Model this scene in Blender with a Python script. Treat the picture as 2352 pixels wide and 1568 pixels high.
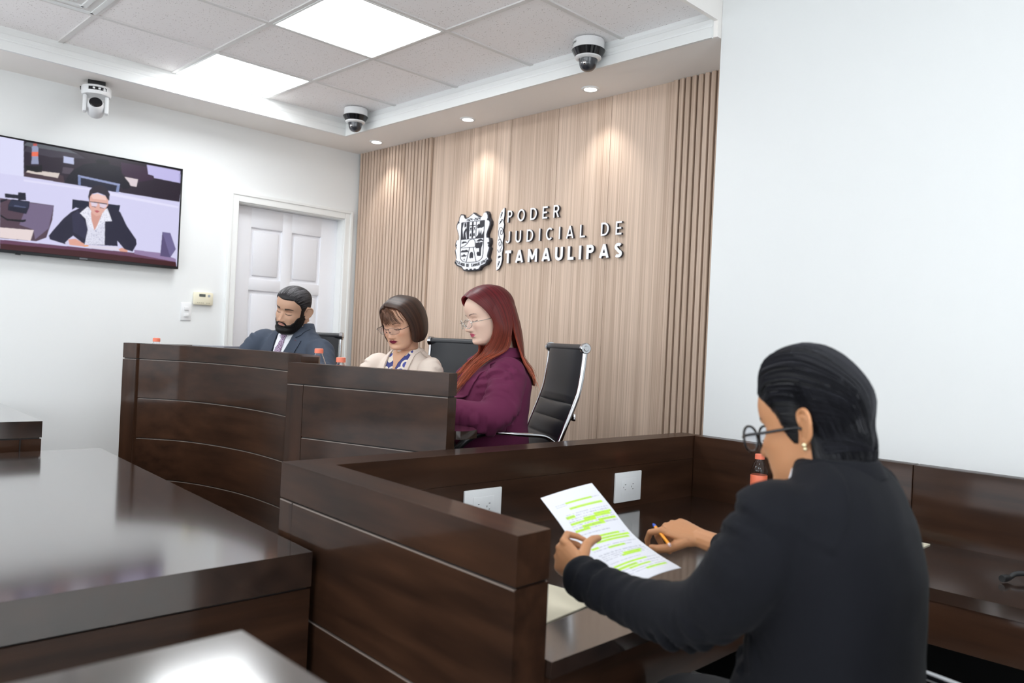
import bpy, bmesh, math, random
import numpy as np
from mathutils import Vector, Matrix, Euler
from mathutils.bvhtree import BVHTree

for o in list(bpy.data.objects):
    bpy.data.objects.remove(o)
S = bpy.context.scene
C = S.collection
PI = math.pi
rng = np.random.default_rng(7)

# ------------------------------------------------------------------ camera, world, light level
cam_data = bpy.data.cameras.new('camera')
cam = bpy.data.objects.new('camera', cam_data)
C.objects.link(cam)
R_ = Matrix(((0.705874573, 0.706780641, 0.0469277377),
             (-0.0324915265, -0.0338734142, 0.998897839),
             (-0.707591258, 0.706621339, 0.000945999859)))      # rows: right, up, forward
cam.matrix_world = Matrix(((R_[0][0], R_[1][0], -R_[2][0], 0.0),
                           (R_[0][1], R_[1][1], -R_[2][1], 0.0),
                           (R_[0][2], R_[1][2], -R_[2][2], 1.36),
                           (0, 0, 0, 1)))
cam_data.sensor_width = 36.0
cam_data.lens = 27.977
cam_data.clip_start = 0.05
cam_data.dof.use_dof = True
cam_data.dof.focus_distance = 3.3
cam_data.dof.aperture_fstop = 3.2
S.camera = cam

W = bpy.data.worlds.new('world')
S.world = W
W.use_nodes = True
W.node_tree.nodes['Background'].inputs[0].default_value = (0.80, 0.90, 1.0, 1)
W.node_tree.nodes['Background'].inputs[1].default_value = 0.25
S.view_settings.view_transform = 'Standard'
S.view_settings.look = 'None'
S.view_settings.exposure = 0.09
S.view_settings.gamma = 1.0
S.view_settings.use_curve_mapping = False
PANEL_GAIN = 15.0          # radiance of the ceiling light panels
FILL_GAIN = 3.6            # radiance of the added fill panels out of view
SPOT_W = 10.0             # watts of each downlight
FLOOR_J = 0.24            # the judges' dais

# ------------------------------------------------------------------ helpers
def srgb(r, g, b):
    f = lambda c: (c/255/12.92) if c/255 <= 0.04045 else ((c/255+0.055)/1.055)**2.4
    return (f(r), f(g), f(b), 1.0)

def nmat(name):
    m = bpy.data.materials.new(name)
    m.use_nodes = True
    return m, m.node_tree.nodes, m.node_tree.links, m.node_tree.nodes['Principled BSDF']

def mat(name, col, rough=0.5, metal=0.0, spec=0.5, coat=0.0, noise=0.0, nscale=20.0, bump=0.0, bscale=200.0, sheen=0.0):
    m, N, L, P = nmat(name)
    P.inputs['Base Color'].default_value = col
    P.inputs['Roughness'].default_value = rough
    P.inputs['Metallic'].default_value = metal
    P.inputs['Specular IOR Level'].default_value = spec
    P.inputs['Coat Weight'].default_value = coat
    P.inputs['Coat Roughness'].default_value = 0.12
    P.inputs['Sheen Weight'].default_value = sheen
    if noise or bump:
        tc = N.new('ShaderNodeTexCoord')
    if noise:
        n = N.new('ShaderNodeTexNoise'); n.inputs['Scale'].default_value = nscale; n.inputs['Detail'].default_value = 4
        L.new(tc.outputs['Object'], n.inputs['Vector'])
        r = N.new('ShaderNodeValToRGB')
        r.color_ramp.elements[0].position = 0.3; r.color_ramp.elements[1].position = 0.7
        r.color_ramp.elements[0].color = tuple(c*(1-noise) for c in col[:3])+(1,)
        r.color_ramp.elements[1].color = tuple(min(1, c*(1+noise)) for c in col[:3])+(1,)
        L.new(n.outputs['Fac'], r.inputs['Fac']); L.new(r.outputs['Color'], P.inputs['Base Color'])
    if bump:
        n2 = N.new('ShaderNodeTexNoise'); n2.inputs['Scale'].default_value = bscale; n2.inputs['Detail'].default_value = 3
        L.new(tc.outputs['Object'], n2.inputs['Vector'])
        b = N.new('ShaderNodeBump'); b.inputs['Strength'].default_value = bump; b.inputs['Distance'].default_value = 0.002
        L.new(n2.outputs['Fac'], b.inputs['Height']); L.new(b.outputs['Normal'], P.inputs['Normal'])
    return m

def emat(name, col, strength):
    m = bpy.data.materials.new(name); m.use_nodes = True
    N = m.node_tree.nodes; N.clear()
    e = N.new('ShaderNodeEmission'); e.inputs[0].default_value = col; e.inputs[1].default_value = strength
    o = N.new('ShaderNodeOutputMaterial'); m.node_tree.links.new(e.outputs[0], o.inputs[0])
    return m

def glassmat(name, col=(1, 1, 1, 1), rough=0.0, ior=1.45):
    m, N, L, P = nmat(name)
    P.inputs['Base Color'].default_value = col
    P.inputs['Transmission Weight'].default_value = 1.0
    P.inputs['Roughness'].default_value = rough
    P.inputs['IOR'].default_value = ior
    return m

def attrmat(name, rough=0.55, spec=0.4, sub=0.0, coat=0.0, sheen=0.0, bump=0.0, bscale=300):
    """a surface whose own colours are stored per vertex"""
    m, N, L, P = nmat(name)
    a = N.new('ShaderNodeVertexColor'); a.layer_name = 'col'
    L.new(a.outputs['Color'], P.inputs['Base Color'])
    P.inputs['Roughness'].default_value = rough
    P.inputs['Specular IOR Level'].default_value = spec
    P.inputs['Coat Weight'].default_value = coat
    P.inputs['Sheen Weight'].default_value = sheen
    if sub:
        P.inputs['Subsurface Weight'].default_value = sub
        P.inputs['Subsurface Radius'].default_value = (0.012, 0.005, 0.003)
        P.inputs['Subsurface Scale'].default_value = 0.6
    if bump:
        tc = N.new('ShaderNodeTexCoord')
        n2 = N.new('ShaderNodeTexNoise'); n2.inputs['Scale'].default_value = bscale
        L.new(tc.outputs['Object'], n2.inputs['Vector'])
        b = N.new('ShaderNodeBump'); b.inputs['Strength'].default_value = bump; b.inputs['Distance'].default_value = 0.001
        L.new(n2.outputs['Fac'], b.inputs['Height']); L.new(b.outputs['Normal'], P.inputs['Normal'])
    return m

def link(o, parent=None):
    C.objects.link(o)
    if parent is not None:
        o.parent = parent
    return o

def mesh(name, V, F, m=None, parent=None, smooth=None, col=None):
    me = bpy.data.meshes.new(name)
    me.from_pydata([tuple(map(float, v)) for v in V], [], [tuple(int(i) for i in f) for f in F])
    me.update()
    if m is not None:
        me.materials.append(m)
    if smooth is not None:
        me.polygons.foreach_set('use_smooth', [True]*len(me.polygons))
        if smooth < 179:
            me.set_sharp_from_angle(angle=math.radians(smooth))
    if col is not None:
        setcol(me, col)
    return link(bpy.data.objects.new(name, me), parent)

def setcol(me, col):
    a = me.color_attributes.get('col') or me.color_attributes.new('col', 'FLOAT_COLOR', 'POINT')
    c = np.ones((len(me.vertices), 4)); c[:, :3] = np.asarray(col)[:, :3]
    a.data.foreach_set('color', c.ravel())

def bobj(name, bm, m=None, parent=None, smooth=None):
    bmesh.ops.recalc_face_normals(bm, faces=bm.faces)
    me = bpy.data.meshes.new(name); bm.to_mesh(me); bm.free()
    if m is not None:
        me.materials.append(m)
    if smooth is not None:
        me.polygons.foreach_set('use_smooth', [True]*len(me.polygons))
        me.set_sharp_from_angle(angle=math.radians(smooth))
    return link(bpy.data.objects.new(name, me), parent)

def addbox(bm, lo, hi, bev=0.0, seg=2, mtx=None):
    r = bmesh.ops.create_cube(bm, size=1.0)
    vs = r['verts']
    for v in vs:
        v.co = Vector([(lo[i]+hi[i])/2+v.co[i]*(hi[i]-lo[i]) for i in range(3)])
    if bev > 0:
        es = list({e for v in vs for e in v.link_edges})
        r2 = bmesh.ops.bevel(bm, geom=es, offset=bev, segments=seg, affect='EDGES', profile=0.5)
        vs = r2['verts']
    if mtx is not None:
        bmesh.ops.transform(bm, matrix=mtx, verts=list(vs))

def box(name, lo, hi, m, parent=None, bev=0.0, seg=2):
    bm = bmesh.new(); addbox(bm, lo, hi, bev, seg)
    return bobj(name, bm, m, parent, smooth=40 if bev else None)

def addprism(bm, poly, z0, z1, bev=0.0, seg=2):
    """a plan polygon raised from z0 to z1"""
    a = sum(poly[i][0]*poly[(i+1) % len(poly)][1]-poly[(i+1) % len(poly)][0]*poly[i][1] for i in range(len(poly)))
    if a < 0:
        poly = poly[::-1]
    b = [bm.verts.new((x, y, z0)) for x, y in poly]
    t = [bm.verts.new((x, y, z1)) for x, y in poly]
    n = len(poly)
    fs = [bm.faces.new(b[::-1]), bm.faces.new(t)]
    for i in range(n):
        fs.append(bm.faces.new((b[i], b[(i+1) % n], t[(i+1) % n], t[i])))
    if bev:
        es = list({e for f in fs for e in f.edges if e.calc_face_angle(0) > 0.3})
        bmesh.ops.bevel(bm, geom=es, offset=bev, segments=seg, affect='EDGES', profile=0.5)

def prism(name, poly, z0, z1, m, parent=None, bev=0.0):
    bm = bmesh.new(); addprism(bm, poly, z0, z1, bev)
    return bobj(name, bm, m, parent, smooth=35 if bev else None)

def tubeVF(path, rad, sides=10, cap=True, flat=None, V=None, F=None):
    """a tube along a polyline; rad may vary, flat=(a,b) scales the section"""
    path = np.asarray(path, float); n = len(path)
    rad = np.broadcast_to(np.asarray(rad, float), (n,))
    V = [] if V is None else V; F = [] if F is None else F
    base = len(V)
    T = np.gradient(path, axis=0); T /= (np.linalg.norm(T, axis=1, keepdims=True)+1e-12)
    up = np.array([0, 0, 1.0]) if abs(T[0][2]) < 0.9 else np.array([1.0, 0, 0])
    u = np.cross(T[0], up); u /= np.linalg.norm(u)
    for i in range(n):
        u = u-T[i]*(u@T[i]); u /= (np.linalg.norm(u)+1e-12); w = np.cross(T[i], u)
        for k in range(sides):
            a = 2*PI*k/sides
            fa, fb = flat if flat else (1, 1)
            V.append(path[i]+rad[i]*(fa*math.cos(a)*u+fb*math.sin(a)*w))
    for i in range(n-1):
        for k in range(sides):
            a = base+i*sides+k; b = base+i*sides+(k+1) % sides
            F.append((a, b, b+sides, a+sides))
    if cap:
        F.append(tuple(base+k for k in range(sides))[::-1]); F.append(tuple(base+(n-1)*sides+k for k in range(sides)))
    return V, F

def tube(name, path, rad, m, parent=None, sides=10, flat=None):
    V, F = tubeVF(path, rad, sides, True, flat)
    return mesh(name, V, F, m, parent, smooth=60)

def latheVF(prof, seg=32, center=(0, 0, 0), V=None, F=None):
    V = [] if V is None else V; F = [] if F is None else F
    b = len(V); n = len(prof)
    for r, z in prof:
        for k in range(seg):
            a = 2*PI*k/seg
            V.append((center[0]+max(r, 1e-5)*math.cos(a), center[1]+max(r, 1e-5)*math.sin(a), center[2]+z))
    for i in range(n-1):
        for k in range(seg):
            a = b+i*seg+k; c = b+i*seg+(k+1) % seg
            F.append((a, c, c+seg, a+seg))
    return V, F

def lathe(name, prof, m, parent=None, seg=32, center=(0, 0, 0), smooth=40):
    V, F = latheVF(prof, seg, center)
    return mesh(name, V, F, m, parent, smooth=smooth)

def thing(name, label, cat, loc=(0, 0, 0), rz=0.0, group=None):
    o = bpy.data.objects.new(name, None)
    o.empty_display_size = 0.1
    link(o); o.location = loc; o.rotation_euler = (0, 0, rz)
    return tag(o, label, cat, group)

def tag(o, label=None, cat=None, group=None, kind=None):
    if label: o['label'] = label
    if cat: o['category'] = cat
    if group: o['group'] = group
    if kind: o['kind'] = kind
    return o

def struct(o):
    o['kind'] = 'structure'
    return o

def dup(root, loc=None, rz=None, label=None):
    def cp(o, par):
        c = o.copy(); C.objects.link(c)
        if par is not None:
            c.parent = par
        for ch in list(o.children):
            cp(ch, c)
        return c
    r = cp(root, None)
    if loc is not None: r.location = loc
    if rz is not None: r.rotation_euler = (0, 0, rz)
    if label: r['label'] = label
    return r

def catmull(P, n=8):
    """smooth curve through points (any number of columns)"""
    P = np.asarray(P, float)
    Q = np.vstack([2*P[0]-P[1], P, 2*P[-1]-P[-2]])
    out = []
    for i in range(1, len(Q)-2):
        p0, p1, p2, p3 = Q[i-1:i+3]
        for t in np.linspace(0, 1, n, endpoint=False):
            out.append(0.5*((2*p1)+(-p0+p2)*t+(2*p0-5*p1+4*p2-p3)*t*t+(-p0+3*p1-3*p2+p3)*t**3))
    out.append(Q[-2])
    return np.array(out)

# ------------------------------------------------------------------ materials
def wood_dark(name, base=(0.036, 0.0175, 0.0108), rough=0.36, axis='X', coat=0.24, spec=0.08):
    m, N, L, P = nmat(name)
    tc = N.new('ShaderNodeTexCoord'); mp = N.new('ShaderNodeMapping')
    mp.inputs['Scale'].default_value = {'X': (1.2, 14, 14), 'Y': (14, 1.2, 14), 'Z': (14, 14, 1.2)}[axis]
    L.new(tc.outputs['Object'], mp.inputs['Vector'])
    n = N.new('ShaderNodeTexNoise'); n.inputs['Scale'].default_value = 1.6; n.inputs['Detail'].default_value = 6; n.inputs['Distortion'].default_value = 0.08
    L.new(mp.outputs['Vector'], n.inputs['Vector'])
    n3 = N.new('ShaderNodeTexNoise'); n3.inputs['Scale'].default_value = 2.2; n3.inputs['Detail'].default_value = 3
    L.new(tc.outputs['Object'], n3.inputs['Vector'])
    r = N.new('ShaderNodeValToRGB')
    r.color_ramp.elements[0].position = 0.35; r.color_ramp.elements[1].position = 0.75
    r.color_ramp.elements[0].color = tuple(c*0.55 for c in base)+(1,)
    r.color_ramp.elements[1].color = tuple(c*q for c, q in zip(base, (1.75, 1.6, 1.4)))+(1,)
    mx = N.new('ShaderNodeMath'); mx.operation = 'MULTIPLY_ADD'; mx.inputs[1].default_value = 0.6
    L.new(n.outputs['Fac'], mx.inputs[0])
    m2 = N.new('ShaderNodeMath'); m2.operation = 'MULTIPLY'; m2.inputs[1].default_value = 0.42
    L.new(n3.outputs['Fac'], m2.inputs[0]); L.new(m2.outputs[0], mx.inputs[2])
    L.new(mx.outputs[0], r.inputs['Fac'])
    L.new(r.outputs['Color'], P.inputs['Base Color'])
    P.inputs['Roughness'].default_value = rough
    P.inputs['Specular IOR Level'].default_value = spec
    P.inputs['Coat Weight'].default_value = coat; P.inputs['Coat Roughness'].default_value = 0.10; P.inputs['Coat IOR'].default_value = 1.6
    b = N.new('ShaderNodeBump'); b.inputs['Strength'].default_value = 0.05; b.inputs['Distance'].default_value = 0.001
    L.new(n.outputs['Fac'], b.inputs['Height']); L.new(b.outputs['Normal'], P.inputs['Normal'])
    return m

def wood_wall(name):
    m, N, L, P = nmat(name)
    tc = N.new('ShaderNodeTexCoord'); mp = N.new('ShaderNodeMapping')
    mp.inputs['Scale'].default_value = (150, 150, 0.9)
    L.new(tc.outputs['Object'], mp.inputs['Vector'])
    n = N.new('ShaderNodeTexNoise'); n.inputs['Scale'].default_value = 1.0; n.inputs['Detail'].default_value = 3
    L.new(mp.outputs['Vector'], n.inputs['Vector'])
    mp2 = N.new('ShaderNodeMapping'); mp2.inputs['Scale'].default_value = (18, 18, 0.25)
    L.new(tc.outputs['Object'], mp2.inputs['Vector'])
    n2 = N.new('ShaderNodeTexNoise'); n2.inputs['Scale'].default_value = 1.0; n2.inputs['Detail'].default_value = 4
    L.new(mp2.outputs['Vector'], n2.inputs['Vector'])
    ad = N.new('ShaderNodeMath'); ad.operation = 'MULTIPLY_ADD'; ad.inputs[1].default_value = 0.45
    L.new(n2.outputs['Fac'], ad.inputs[0])
    m2 = N.new('ShaderNodeMath'); m2.operation = 'MULTIPLY'; m2.inputs[1].default_value = 0.6
    L.new(n.outputs['Fac'], m2.inputs[0]); L.new(m2.outputs[0], ad.inputs[2])
    r = N.new('ShaderNodeValToRGB')
    r.color_ramp.elements[0].position = 0.36; r.color_ramp.elements[1].position = 0.68
    r.color_ramp.elements[0].color = srgb(176, 152, 133); r.color_ramp.elements[1].color = srgb(219, 196, 177)
    L.new(ad.outputs[0], r.inputs['Fac']); L.new(r.outputs['Color'], P.inputs['Base Color'])
    P.inputs['Roughness'].default_value = 0.5
    P.inputs['Specular IOR Level'].default_value = 0.3
    return m

def ceiling_tile_mat():
    m, N, L, P = nmat('acoustic_tile')
    tc = N.new('ShaderNodeTexCoord')
    v = N.new('ShaderNodeTexVoronoi'); v.inputs['Scale'].default_value = 75
    L.new(tc.outputs['Object'], v.inputs['Vector'])
    n = N.new('ShaderNodeTexNoise'); n.inputs['Scale'].default_value = 60; n.inputs['Detail'].default_value = 2
    L.new(tc.outputs['Object'], n.inputs['Vector'])
    a = N.new('ShaderNodeMath'); a.operation = 'MULTIPLY'
    L.new(v.outputs['Distance'], a.inputs[0]); L.new(n.outputs['Fac'], a.inputs[1])
    r = N.new('ShaderNodeValToRGB')
    r.color_ramp.elements[0].position = 0.06; r.color_ramp.elements[1].position = 0.115
    r.color_ramp.elements[0].color = srgb(212, 208, 206); r.color_ramp.elements[1].color = srgb(255, 252, 252)
    L.new(a.outputs[0], r.inputs['Fac']); L.new(r.outputs['Color'], P.inputs['Base Color'])
    P.inputs['Roughness'].default_value = 0.9
    b = N.new('ShaderNodeBump'); b.inputs['Strength'].default_value = 0.3; b.inputs['Distance'].default_value = 0.002
    L.new(a.outputs[0], b.inputs['Height']); L.new(b.outputs['Normal'], P.inputs['Normal'])
    return m

M_WALL = mat('wall_paint', srgb(238, 240, 240), 0.55, spec=0.3, bump=0.03, bscale=180)
M_SOFF = mat('soffit_paint', srgb(252, 248, 244), 0.7, spec=0.2)
M_TRIM = mat('white_trim', srgb(240, 242, 241), 0.35, spec=0.4)
M_DOOR = mat('white_door', srgb(240, 241, 246), 0.35, spec=0.4)
M_TILE = ceiling_tile_mat()
M_TEE = mat('white_grid', srgb(226, 224, 222), 0.5)
M_FLOOR = mat('floor_tile', srgb(240, 238, 235), 0.25, noise=0.06, nscale=3)
M_WX = wood_dark('dark_wood_x', axis='X'); M_WY = wood_dark('dark_wood_y', axis='Y'); M_WZ = wood_dark('dark_wood_z', axis='Z')
M_WTOP = wood_dark('dark_wood_top', base=(0.030, 0.018, 0.014), rough=0.13, axis='X', coat=1.0, spec=0.5)
M_PANEL = wood_wall('veneer_wall')
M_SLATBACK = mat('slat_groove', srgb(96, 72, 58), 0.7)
M_BLACK = mat('black_plastic', (0.012, 0.012, 0.013, 1), 0.35)
M_BLACKG = mat('black_gloss', (0.008, 0.008, 0.010, 1), 0.08)
M_WPL = mat('white_plastic', srgb(236, 237, 238), 0.3)
M_CHROME = mat('chrome', (0.62, 0.62, 0.64, 1), 0.12, metal=1.0)
M_LEATHER = mat('black_leather', (0.016, 0.017, 0.021, 1), 0.42, bump=0.15, bscale=400)
M_ORANGE = mat('orange_cap', srgb(250, 134, 104), 0.4)
M_GLASS = glassmat('clear_plastic', (0.96, 0.98, 1, 1), 0.03, 1.3)
M_LIGHT = emat('light_panel_glow', (0.95, 0.98, 1.0, 1), PANEL_GAIN)
M_DOWN = emat('downlight_glow', (1.0, 0.99, 0.97, 1), 14.0)
M_SEAM = mat('dark_seam', (0.01, 0.007, 0.006, 1), 0.6)
M_GLINT = mat('painted_glint', srgb(132, 120, 112), 0.3)  # pale colour painting the lacquer glint on panel edges
M_SLOT = mat('dark_slot', (0.02, 0.02, 0.02, 1), 0.6)

# ------------------------------------------------------------------ the room
XL, YB = -5.204, 3.48           # left wall face, back wall face
ZH = 3.20                       # the higher plain ceiling on the right
ZS, ZC = 2.747, 2.866           # soffit and tile ceiling heights
XR, YF = 2.3, -3.1              # unseen right and front walls
TX0, TX1, TY0, TY1 = -4.815, -1.905, -2.6, 3.071   # tray opening
YP = 3.10                       # face of the projecting white wall
XP = -1.885                     # its left corner

struct(box('floor', (XL-0.2, YF-0.2, -0.1), (XR+0.2, YB+0.2, 0), M_FLOOR))
dy0, dy1, dzt = 2.486, 3.341, 2.237
bm = bmesh.new()
addbox(bm, (XL-0.15, YF, 0), (XL, dy0, ZC+0.1)); addbox(bm, (XL-0.15, dy1, 0), (XL, YB, ZC+0.1)); addbox(bm, (XL-0.15, dy0, dzt), (XL, dy1, ZC+0.1))
struct(bobj('wall_left', bm, M_WALL))
struct(box('wall_back', (XL-0.15, YB, 0), (XR+0.15, YB+0.15, ZH+0.1), M_WALL))
struct(box('wall_right', (XR, YF, 0), (XR+0.15, YB, ZH+0.1), M_WALL))
struct(box('wall_front', (XL-0.15, YF-0.15, 0), (XR+0.15, YF, ZH+0.1), M_WALL))
struct(box('wall_projecting', (XP, YP, 0), (XR, YB, ZH+0.1), M_WALL, bev=0.004))
struct(box('ceiling', (TX0-0.05, TY0-0.05, ZC), (TX1+0.015, TY1+0.05, ZC+0.06), M_TILE))
bm = bmesh.new()
addbox(bm, (XL, YF, ZS), (TX0, YB, ZC+0.1))
addbox(bm, (TX0, TY1, ZS), (XP, YB, ZC+0.1)); addbox(bm, (TX0, YF, ZS), (XP, TY0, ZC+0.1))
struct(bobj('ceiling_soffit', bm, M_SOFF))
struct(box('ceiling_bulkhead', (TX1, TY0, 2.820), (XP, TY1, ZH), M_SOFF))
struct(box('ceiling_high', (XP, YF, ZH), (XR, YP, ZH+0.1), M_WALL))
# stepped moulding round the tray
def tray_mould():
    prof = [(0.0, -0.004), (0.016, -0.004), (0.016, 0.042), (0.010, 0.048), (0.010, 0.054), (0.014, 0.060), (0.014, 0.078), (0.010, 0.083), (0.004, 0.100), (0.002, 0.1185), (0.0, 0.1185)]
    bm = bmesh.new(); rings = []
    for px, pz in prof:
        d = px
        rings.append([bm.verts.new(v) for v in ((TX0+d, TY0+d, ZS+pz), (TX1-0.001, TY0+d, ZS+pz), (TX1-0.001, TY1-d, ZS+pz), (TX0+d, TY1-d, ZS+pz))])
    for i in range(len(prof)):
        a, b = rings[i], rings[(i+1) % len(prof)]
        for k in (0, 2, 3):
            bm.faces.new((a[k], a[(k+1) % 4], b[(k+1) % 4], b[k]))
    bm.faces.new([r[1] for r in rings]); bm.faces.new([r[2] for r in rings])
    return bobj('trim_1', bm, M_TRIM)
struct(tray_mould())
# grid of tees
bm = bmesh.new()
gx = [-4.250, -3.640, -3.023, -2.410]
gy = [2.467-0.605*k for k in range(0, 9)]
for x in gx:
    addbox(bm, (x-0.0125, TY0, ZC-0.007), (x+0.0125, TY1, ZC+0.001))
for y in gy:
    addbox(bm, (TX0, y-0.0125, ZC-0.0065), (TX1, y+0.0125, ZC+0.001))
struct(bobj('trim_2', bm, M_TEE))

# luminaires set in the grid
def ceiling_light(x0, x1, y0, y1, label, z=ZC):
    t = thing('ceiling_light', label, 'light', ((x0+x1)/2, (y0+y1)/2, z))
    hx, hy = (x1-x0)/2-0.0135, (y1-y0)/2-0.0135
    bm = bmesh.new()
    for s in (-1, 1):
        addbox(bm, (s*hx-0.006, -hy, -0.009), (s*hx+0.006, hy, -0.0005)); addbox(bm, (-hx, s*hy-0.006, -0.009), (hx, s*hy+0.006, -0.0005))
    bobj('frame', bm, M_TRIM, t)
    bm = bmesh.new(); addbox(bm, (-hx+0.006, -hy+0.006, -0.006), (hx-0.006, hy-0.006, -0.001))
    bobj('diffuser', bm, M_LIGHT, t)
    return t
LG = 'square ceiling light panels'
ceiling_light(-4.815, -4.250, 1.862, 2.467, 'glowing square ceiling light panel beside the left tray moulding').update_tag()
ceiling_light(-3.640, -3.023, 1.862, 2.467, 'glowing square ceiling light panel at the top edge, centre of the tiles')
ceiling_light(-3.640, -3.023, -0.558, 0.047, 'square ceiling light panel over the counsel table, added unseen for fill')  # this and the panels below are unseen, added as fill light
ceiling_light(-4.815, -4.250, -0.558, 0.047, 'square ceiling light panel near the left moulding, added unseen for fill')
ceiling_light(-3.640, -3.023, -2.300, -1.768, 'square ceiling light panel at the far end of the tray, added unseen for fill')
ceiling_light(-0.6, 0.01, 0.6, 1.21, 'square ceiling light panel above the witness, added unseen for fill', ZH)
ceiling_light(-0.6, 0.01, -1.4, -0.79, 'square ceiling light panel behind the camera, added unseen for fill', ZH)
ceiling_light(1.1, 1.71, -0.4, 0.21, 'square ceiling light panel right of the camera, added unseen for fill', ZH)

# supply air diffuser in the tiles
t = thing('air_vent', 'white square air diffuser in the ceiling tiles, top left', 'vent', (-3.945, 0.955, ZC))
bm = bmesh.new()
for k in range(4):
    a = 0.285-0.06*k
    for s in (-1, 1):
        addbox(bm, (-a, s*a-0.012, -0.010-0.002*k), (a, s*a+0.012, -0.004)); addbox(bm, (s*a-0.012, -a, -0.010-0.002*k), (s*a+0.012, a, -0.004))
bobj('slats', bm, M_TRIM, t)
box('backing', (-0.29, -0.29, -0.004), (0.29, 0.29, -0.0005), M_TEE, t)

# downlights in the soffit over the wood wall
for i, (x, y, lab) in enumerate(((-4.760, 3.290, 'round recessed downlight in the soffit near the room corner'),
                                 (-3.779, 3.290, 'middle recessed downlight in the soffit, above the crest'),
                                 (-2.786, 3.290, 'round recessed downlight in the soffit, nearest the right white wall'))):
    t = thing('downlight', lab, 'light', (x, y, ZS), group=None)
    lathe('trim_ring', [(0.034, -0.001), (0.034, -0.006), (0.040, -0.008), (0.047, -0.006), (0.050, 0.0)], M_CHROME if False else M_TRIM, t, 32)
    lathe('lamp', [(0.0, -0.0035), (0.034, -0.0035)], M_DOWN, t, 32)
    ld = bpy.data.lights.new('downlight_beam', 'SPOT'); ld.energy = SPOT_W; ld.spot_size = math.radians(86); ld.spot_blend = 0.9
    ld.shadow_soft_size = 0.03; ld.color = (1.0, 0.96, 0.92)
    lo = bpy.data.objects.new('downlight_beam', ld); link(lo, t); lo.location = (0, 0, -0.02)
    lo.rotation_euler = (math.radians(8), 0, 0)

# ---- wood wall: flat panels and two bands of vertical slats
yb = YB-0.022
seams = [-4.318, -3.935, -3.553, -3.160, -2.768, -2.366]
bm = bmesh.new()
for a, b in zip(seams[:-1], seams[1:]):
    addbox(bm, (a+0.0012, yb, 0.0), (b-0.0012, YB, ZS), 0.0012, 1)
struct(bobj('trim_3', bm, M_PANEL))
def slats(name, x0, x1, n):
    bm = bmesh.new(); p = (x1-x0)/n
    for i in range(n):
        a = x0+i*p
        addbox(bm, (a+p*0.26, yb-0.018, 0), (a+p*0.98, yb+0.004, ZS), 0.002, 1)
    o = bobj(name, bm, M_PANEL)
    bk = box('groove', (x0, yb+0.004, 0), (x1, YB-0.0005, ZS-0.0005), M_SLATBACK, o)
    return struct(o)
slats('trim_4', -5.190, -4.320, 23)
slats('trim_5', -2.366, XP-0.002, 13)

# ---- door on the left wall
def door():
    t = thing('door_1', None, None, (XL, 0, 0)); struct(t)
    yc0, yc1 = dy0, dy1
    bm = bmesh.new()                                   # jambs and head
    addbox(bm, (-0.10, dy0-0.0, 0), (0.0, dy0+0.012, dzt)); addbox(bm, (-0.10, dy1-0.012, 0), (0.0, dy1, dzt)); addbox(bm, (-0.10, dy0+0.012, dzt-0.012), (0.0, dy1-0.012, dzt))
    bobj('jamb', bm, M_TRIM, t)
    bm = bmesh.new()                                   # casing with a moulded edge
    for lo, hi in (((0.0005, dy0-0.062, 0), (0.016, dy0+0.004, dzt+0.062)), ((0.0005, dy1-0.004, 0), (0.016, dy1+0.062, dzt+0.062)), ((0.0005, dy0+0.004, dzt-0.004), (0.016, dy1-0.004, dzt+0.062)),
                   ((0.016, dy0-0.062, 0), (0.023, dy0-0.040, dzt+0.062)), ((0.016, dy1+0.040, 0), (0.023, dy1+0.062, dzt+0.062)), ((0.016, dy0-0.040, dzt+0.040), (0.023, dy1+0.040, dzt+0.062))):
        addbox(bm, lo, hi, 0.003, 2)
    bobj('casing', bm, M_TRIM, t)
    x = -0.075
    L0, L1 = dy0+0.012, dy1-0.012
    bm = bmesh.new()
    addbox(bm, (x-0.035, L0, 0.245), (x-0.014, L1, dzt-0.013))
    cols = [(2.632, 2.872), (2.950, 3.190)]
    rows = [(1.722, 2.082), (0.98, 1.640), (0.42, 0.86)]
    ys = [L0, cols[0][0], cols[0][1], cols[1][0], cols[1][1], L1]
    for a, b in ((ys[0], ys[1]), (ys[2], ys[3]), (ys[4], ys[5])):
        addbox(bm, (x-0.02, a, 0.245), (x, b, dzt-0.013), 0.004, 2)
    zs = [0.245]+[v for r in rows[::-1] for v in r]+[dzt-0.013]
    for a, b in zip(zs[0::2], zs[1::2]):
        for c in cols:
            addbox(bm, (x-0.02, c[0]-0.004, a), (x, c[1]+0.004, b), 0.004, 2)
    for c in cols:
        for r in rows:
            addbox(bm, (x-0.022, c[0]+0.022, r[0]+0.022), (x-0.003, c[1]-0.022, r[1]-0.022), 0.010, 2)
    bobj('door_leaf', bm, M_DOOR, t, smooth=30)
    return t
door()
# added glowing panels framed as windows, unseen, to brighten ceiling and walls
def fill_panel(name, x0, x1, z0, z1, wall):
    t = struct(thing(name, None, None, (0, 0, 0)))
    def bx(nm, a0, a1, b0, b1, d0, d1, m):
        lo, hi = ((a0, YF+d0, b0), (a1, YF+d1, b1)) if wall == 'f' else ((XR-d1, a0, b0), (XR-d0, a1, b1))
        return box(nm, lo, hi, m, t)
    n = 4; w = (x1-x0)/n
    for k in range(n): bx('fill_pane', x0+k*w+0.03, x0+(k+1)*w-0.03, z0+0.03, z1-0.03, 0.002, 0.012, M_FILL)
    for k in range(n+1): bx('fill_frame', x0+k*w-0.03, x0+k*w+0.03, z0, z1, 0.001, 0.04, M_TRIM)
    bx('fill_frame', x0, x1, z0-0.03, z0+0.03, 0.001, 0.06, M_TRIM); bx('fill_frame', x0, x1, z1-0.03, z1+0.03, 0.001, 0.04, M_TRIM)
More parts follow.
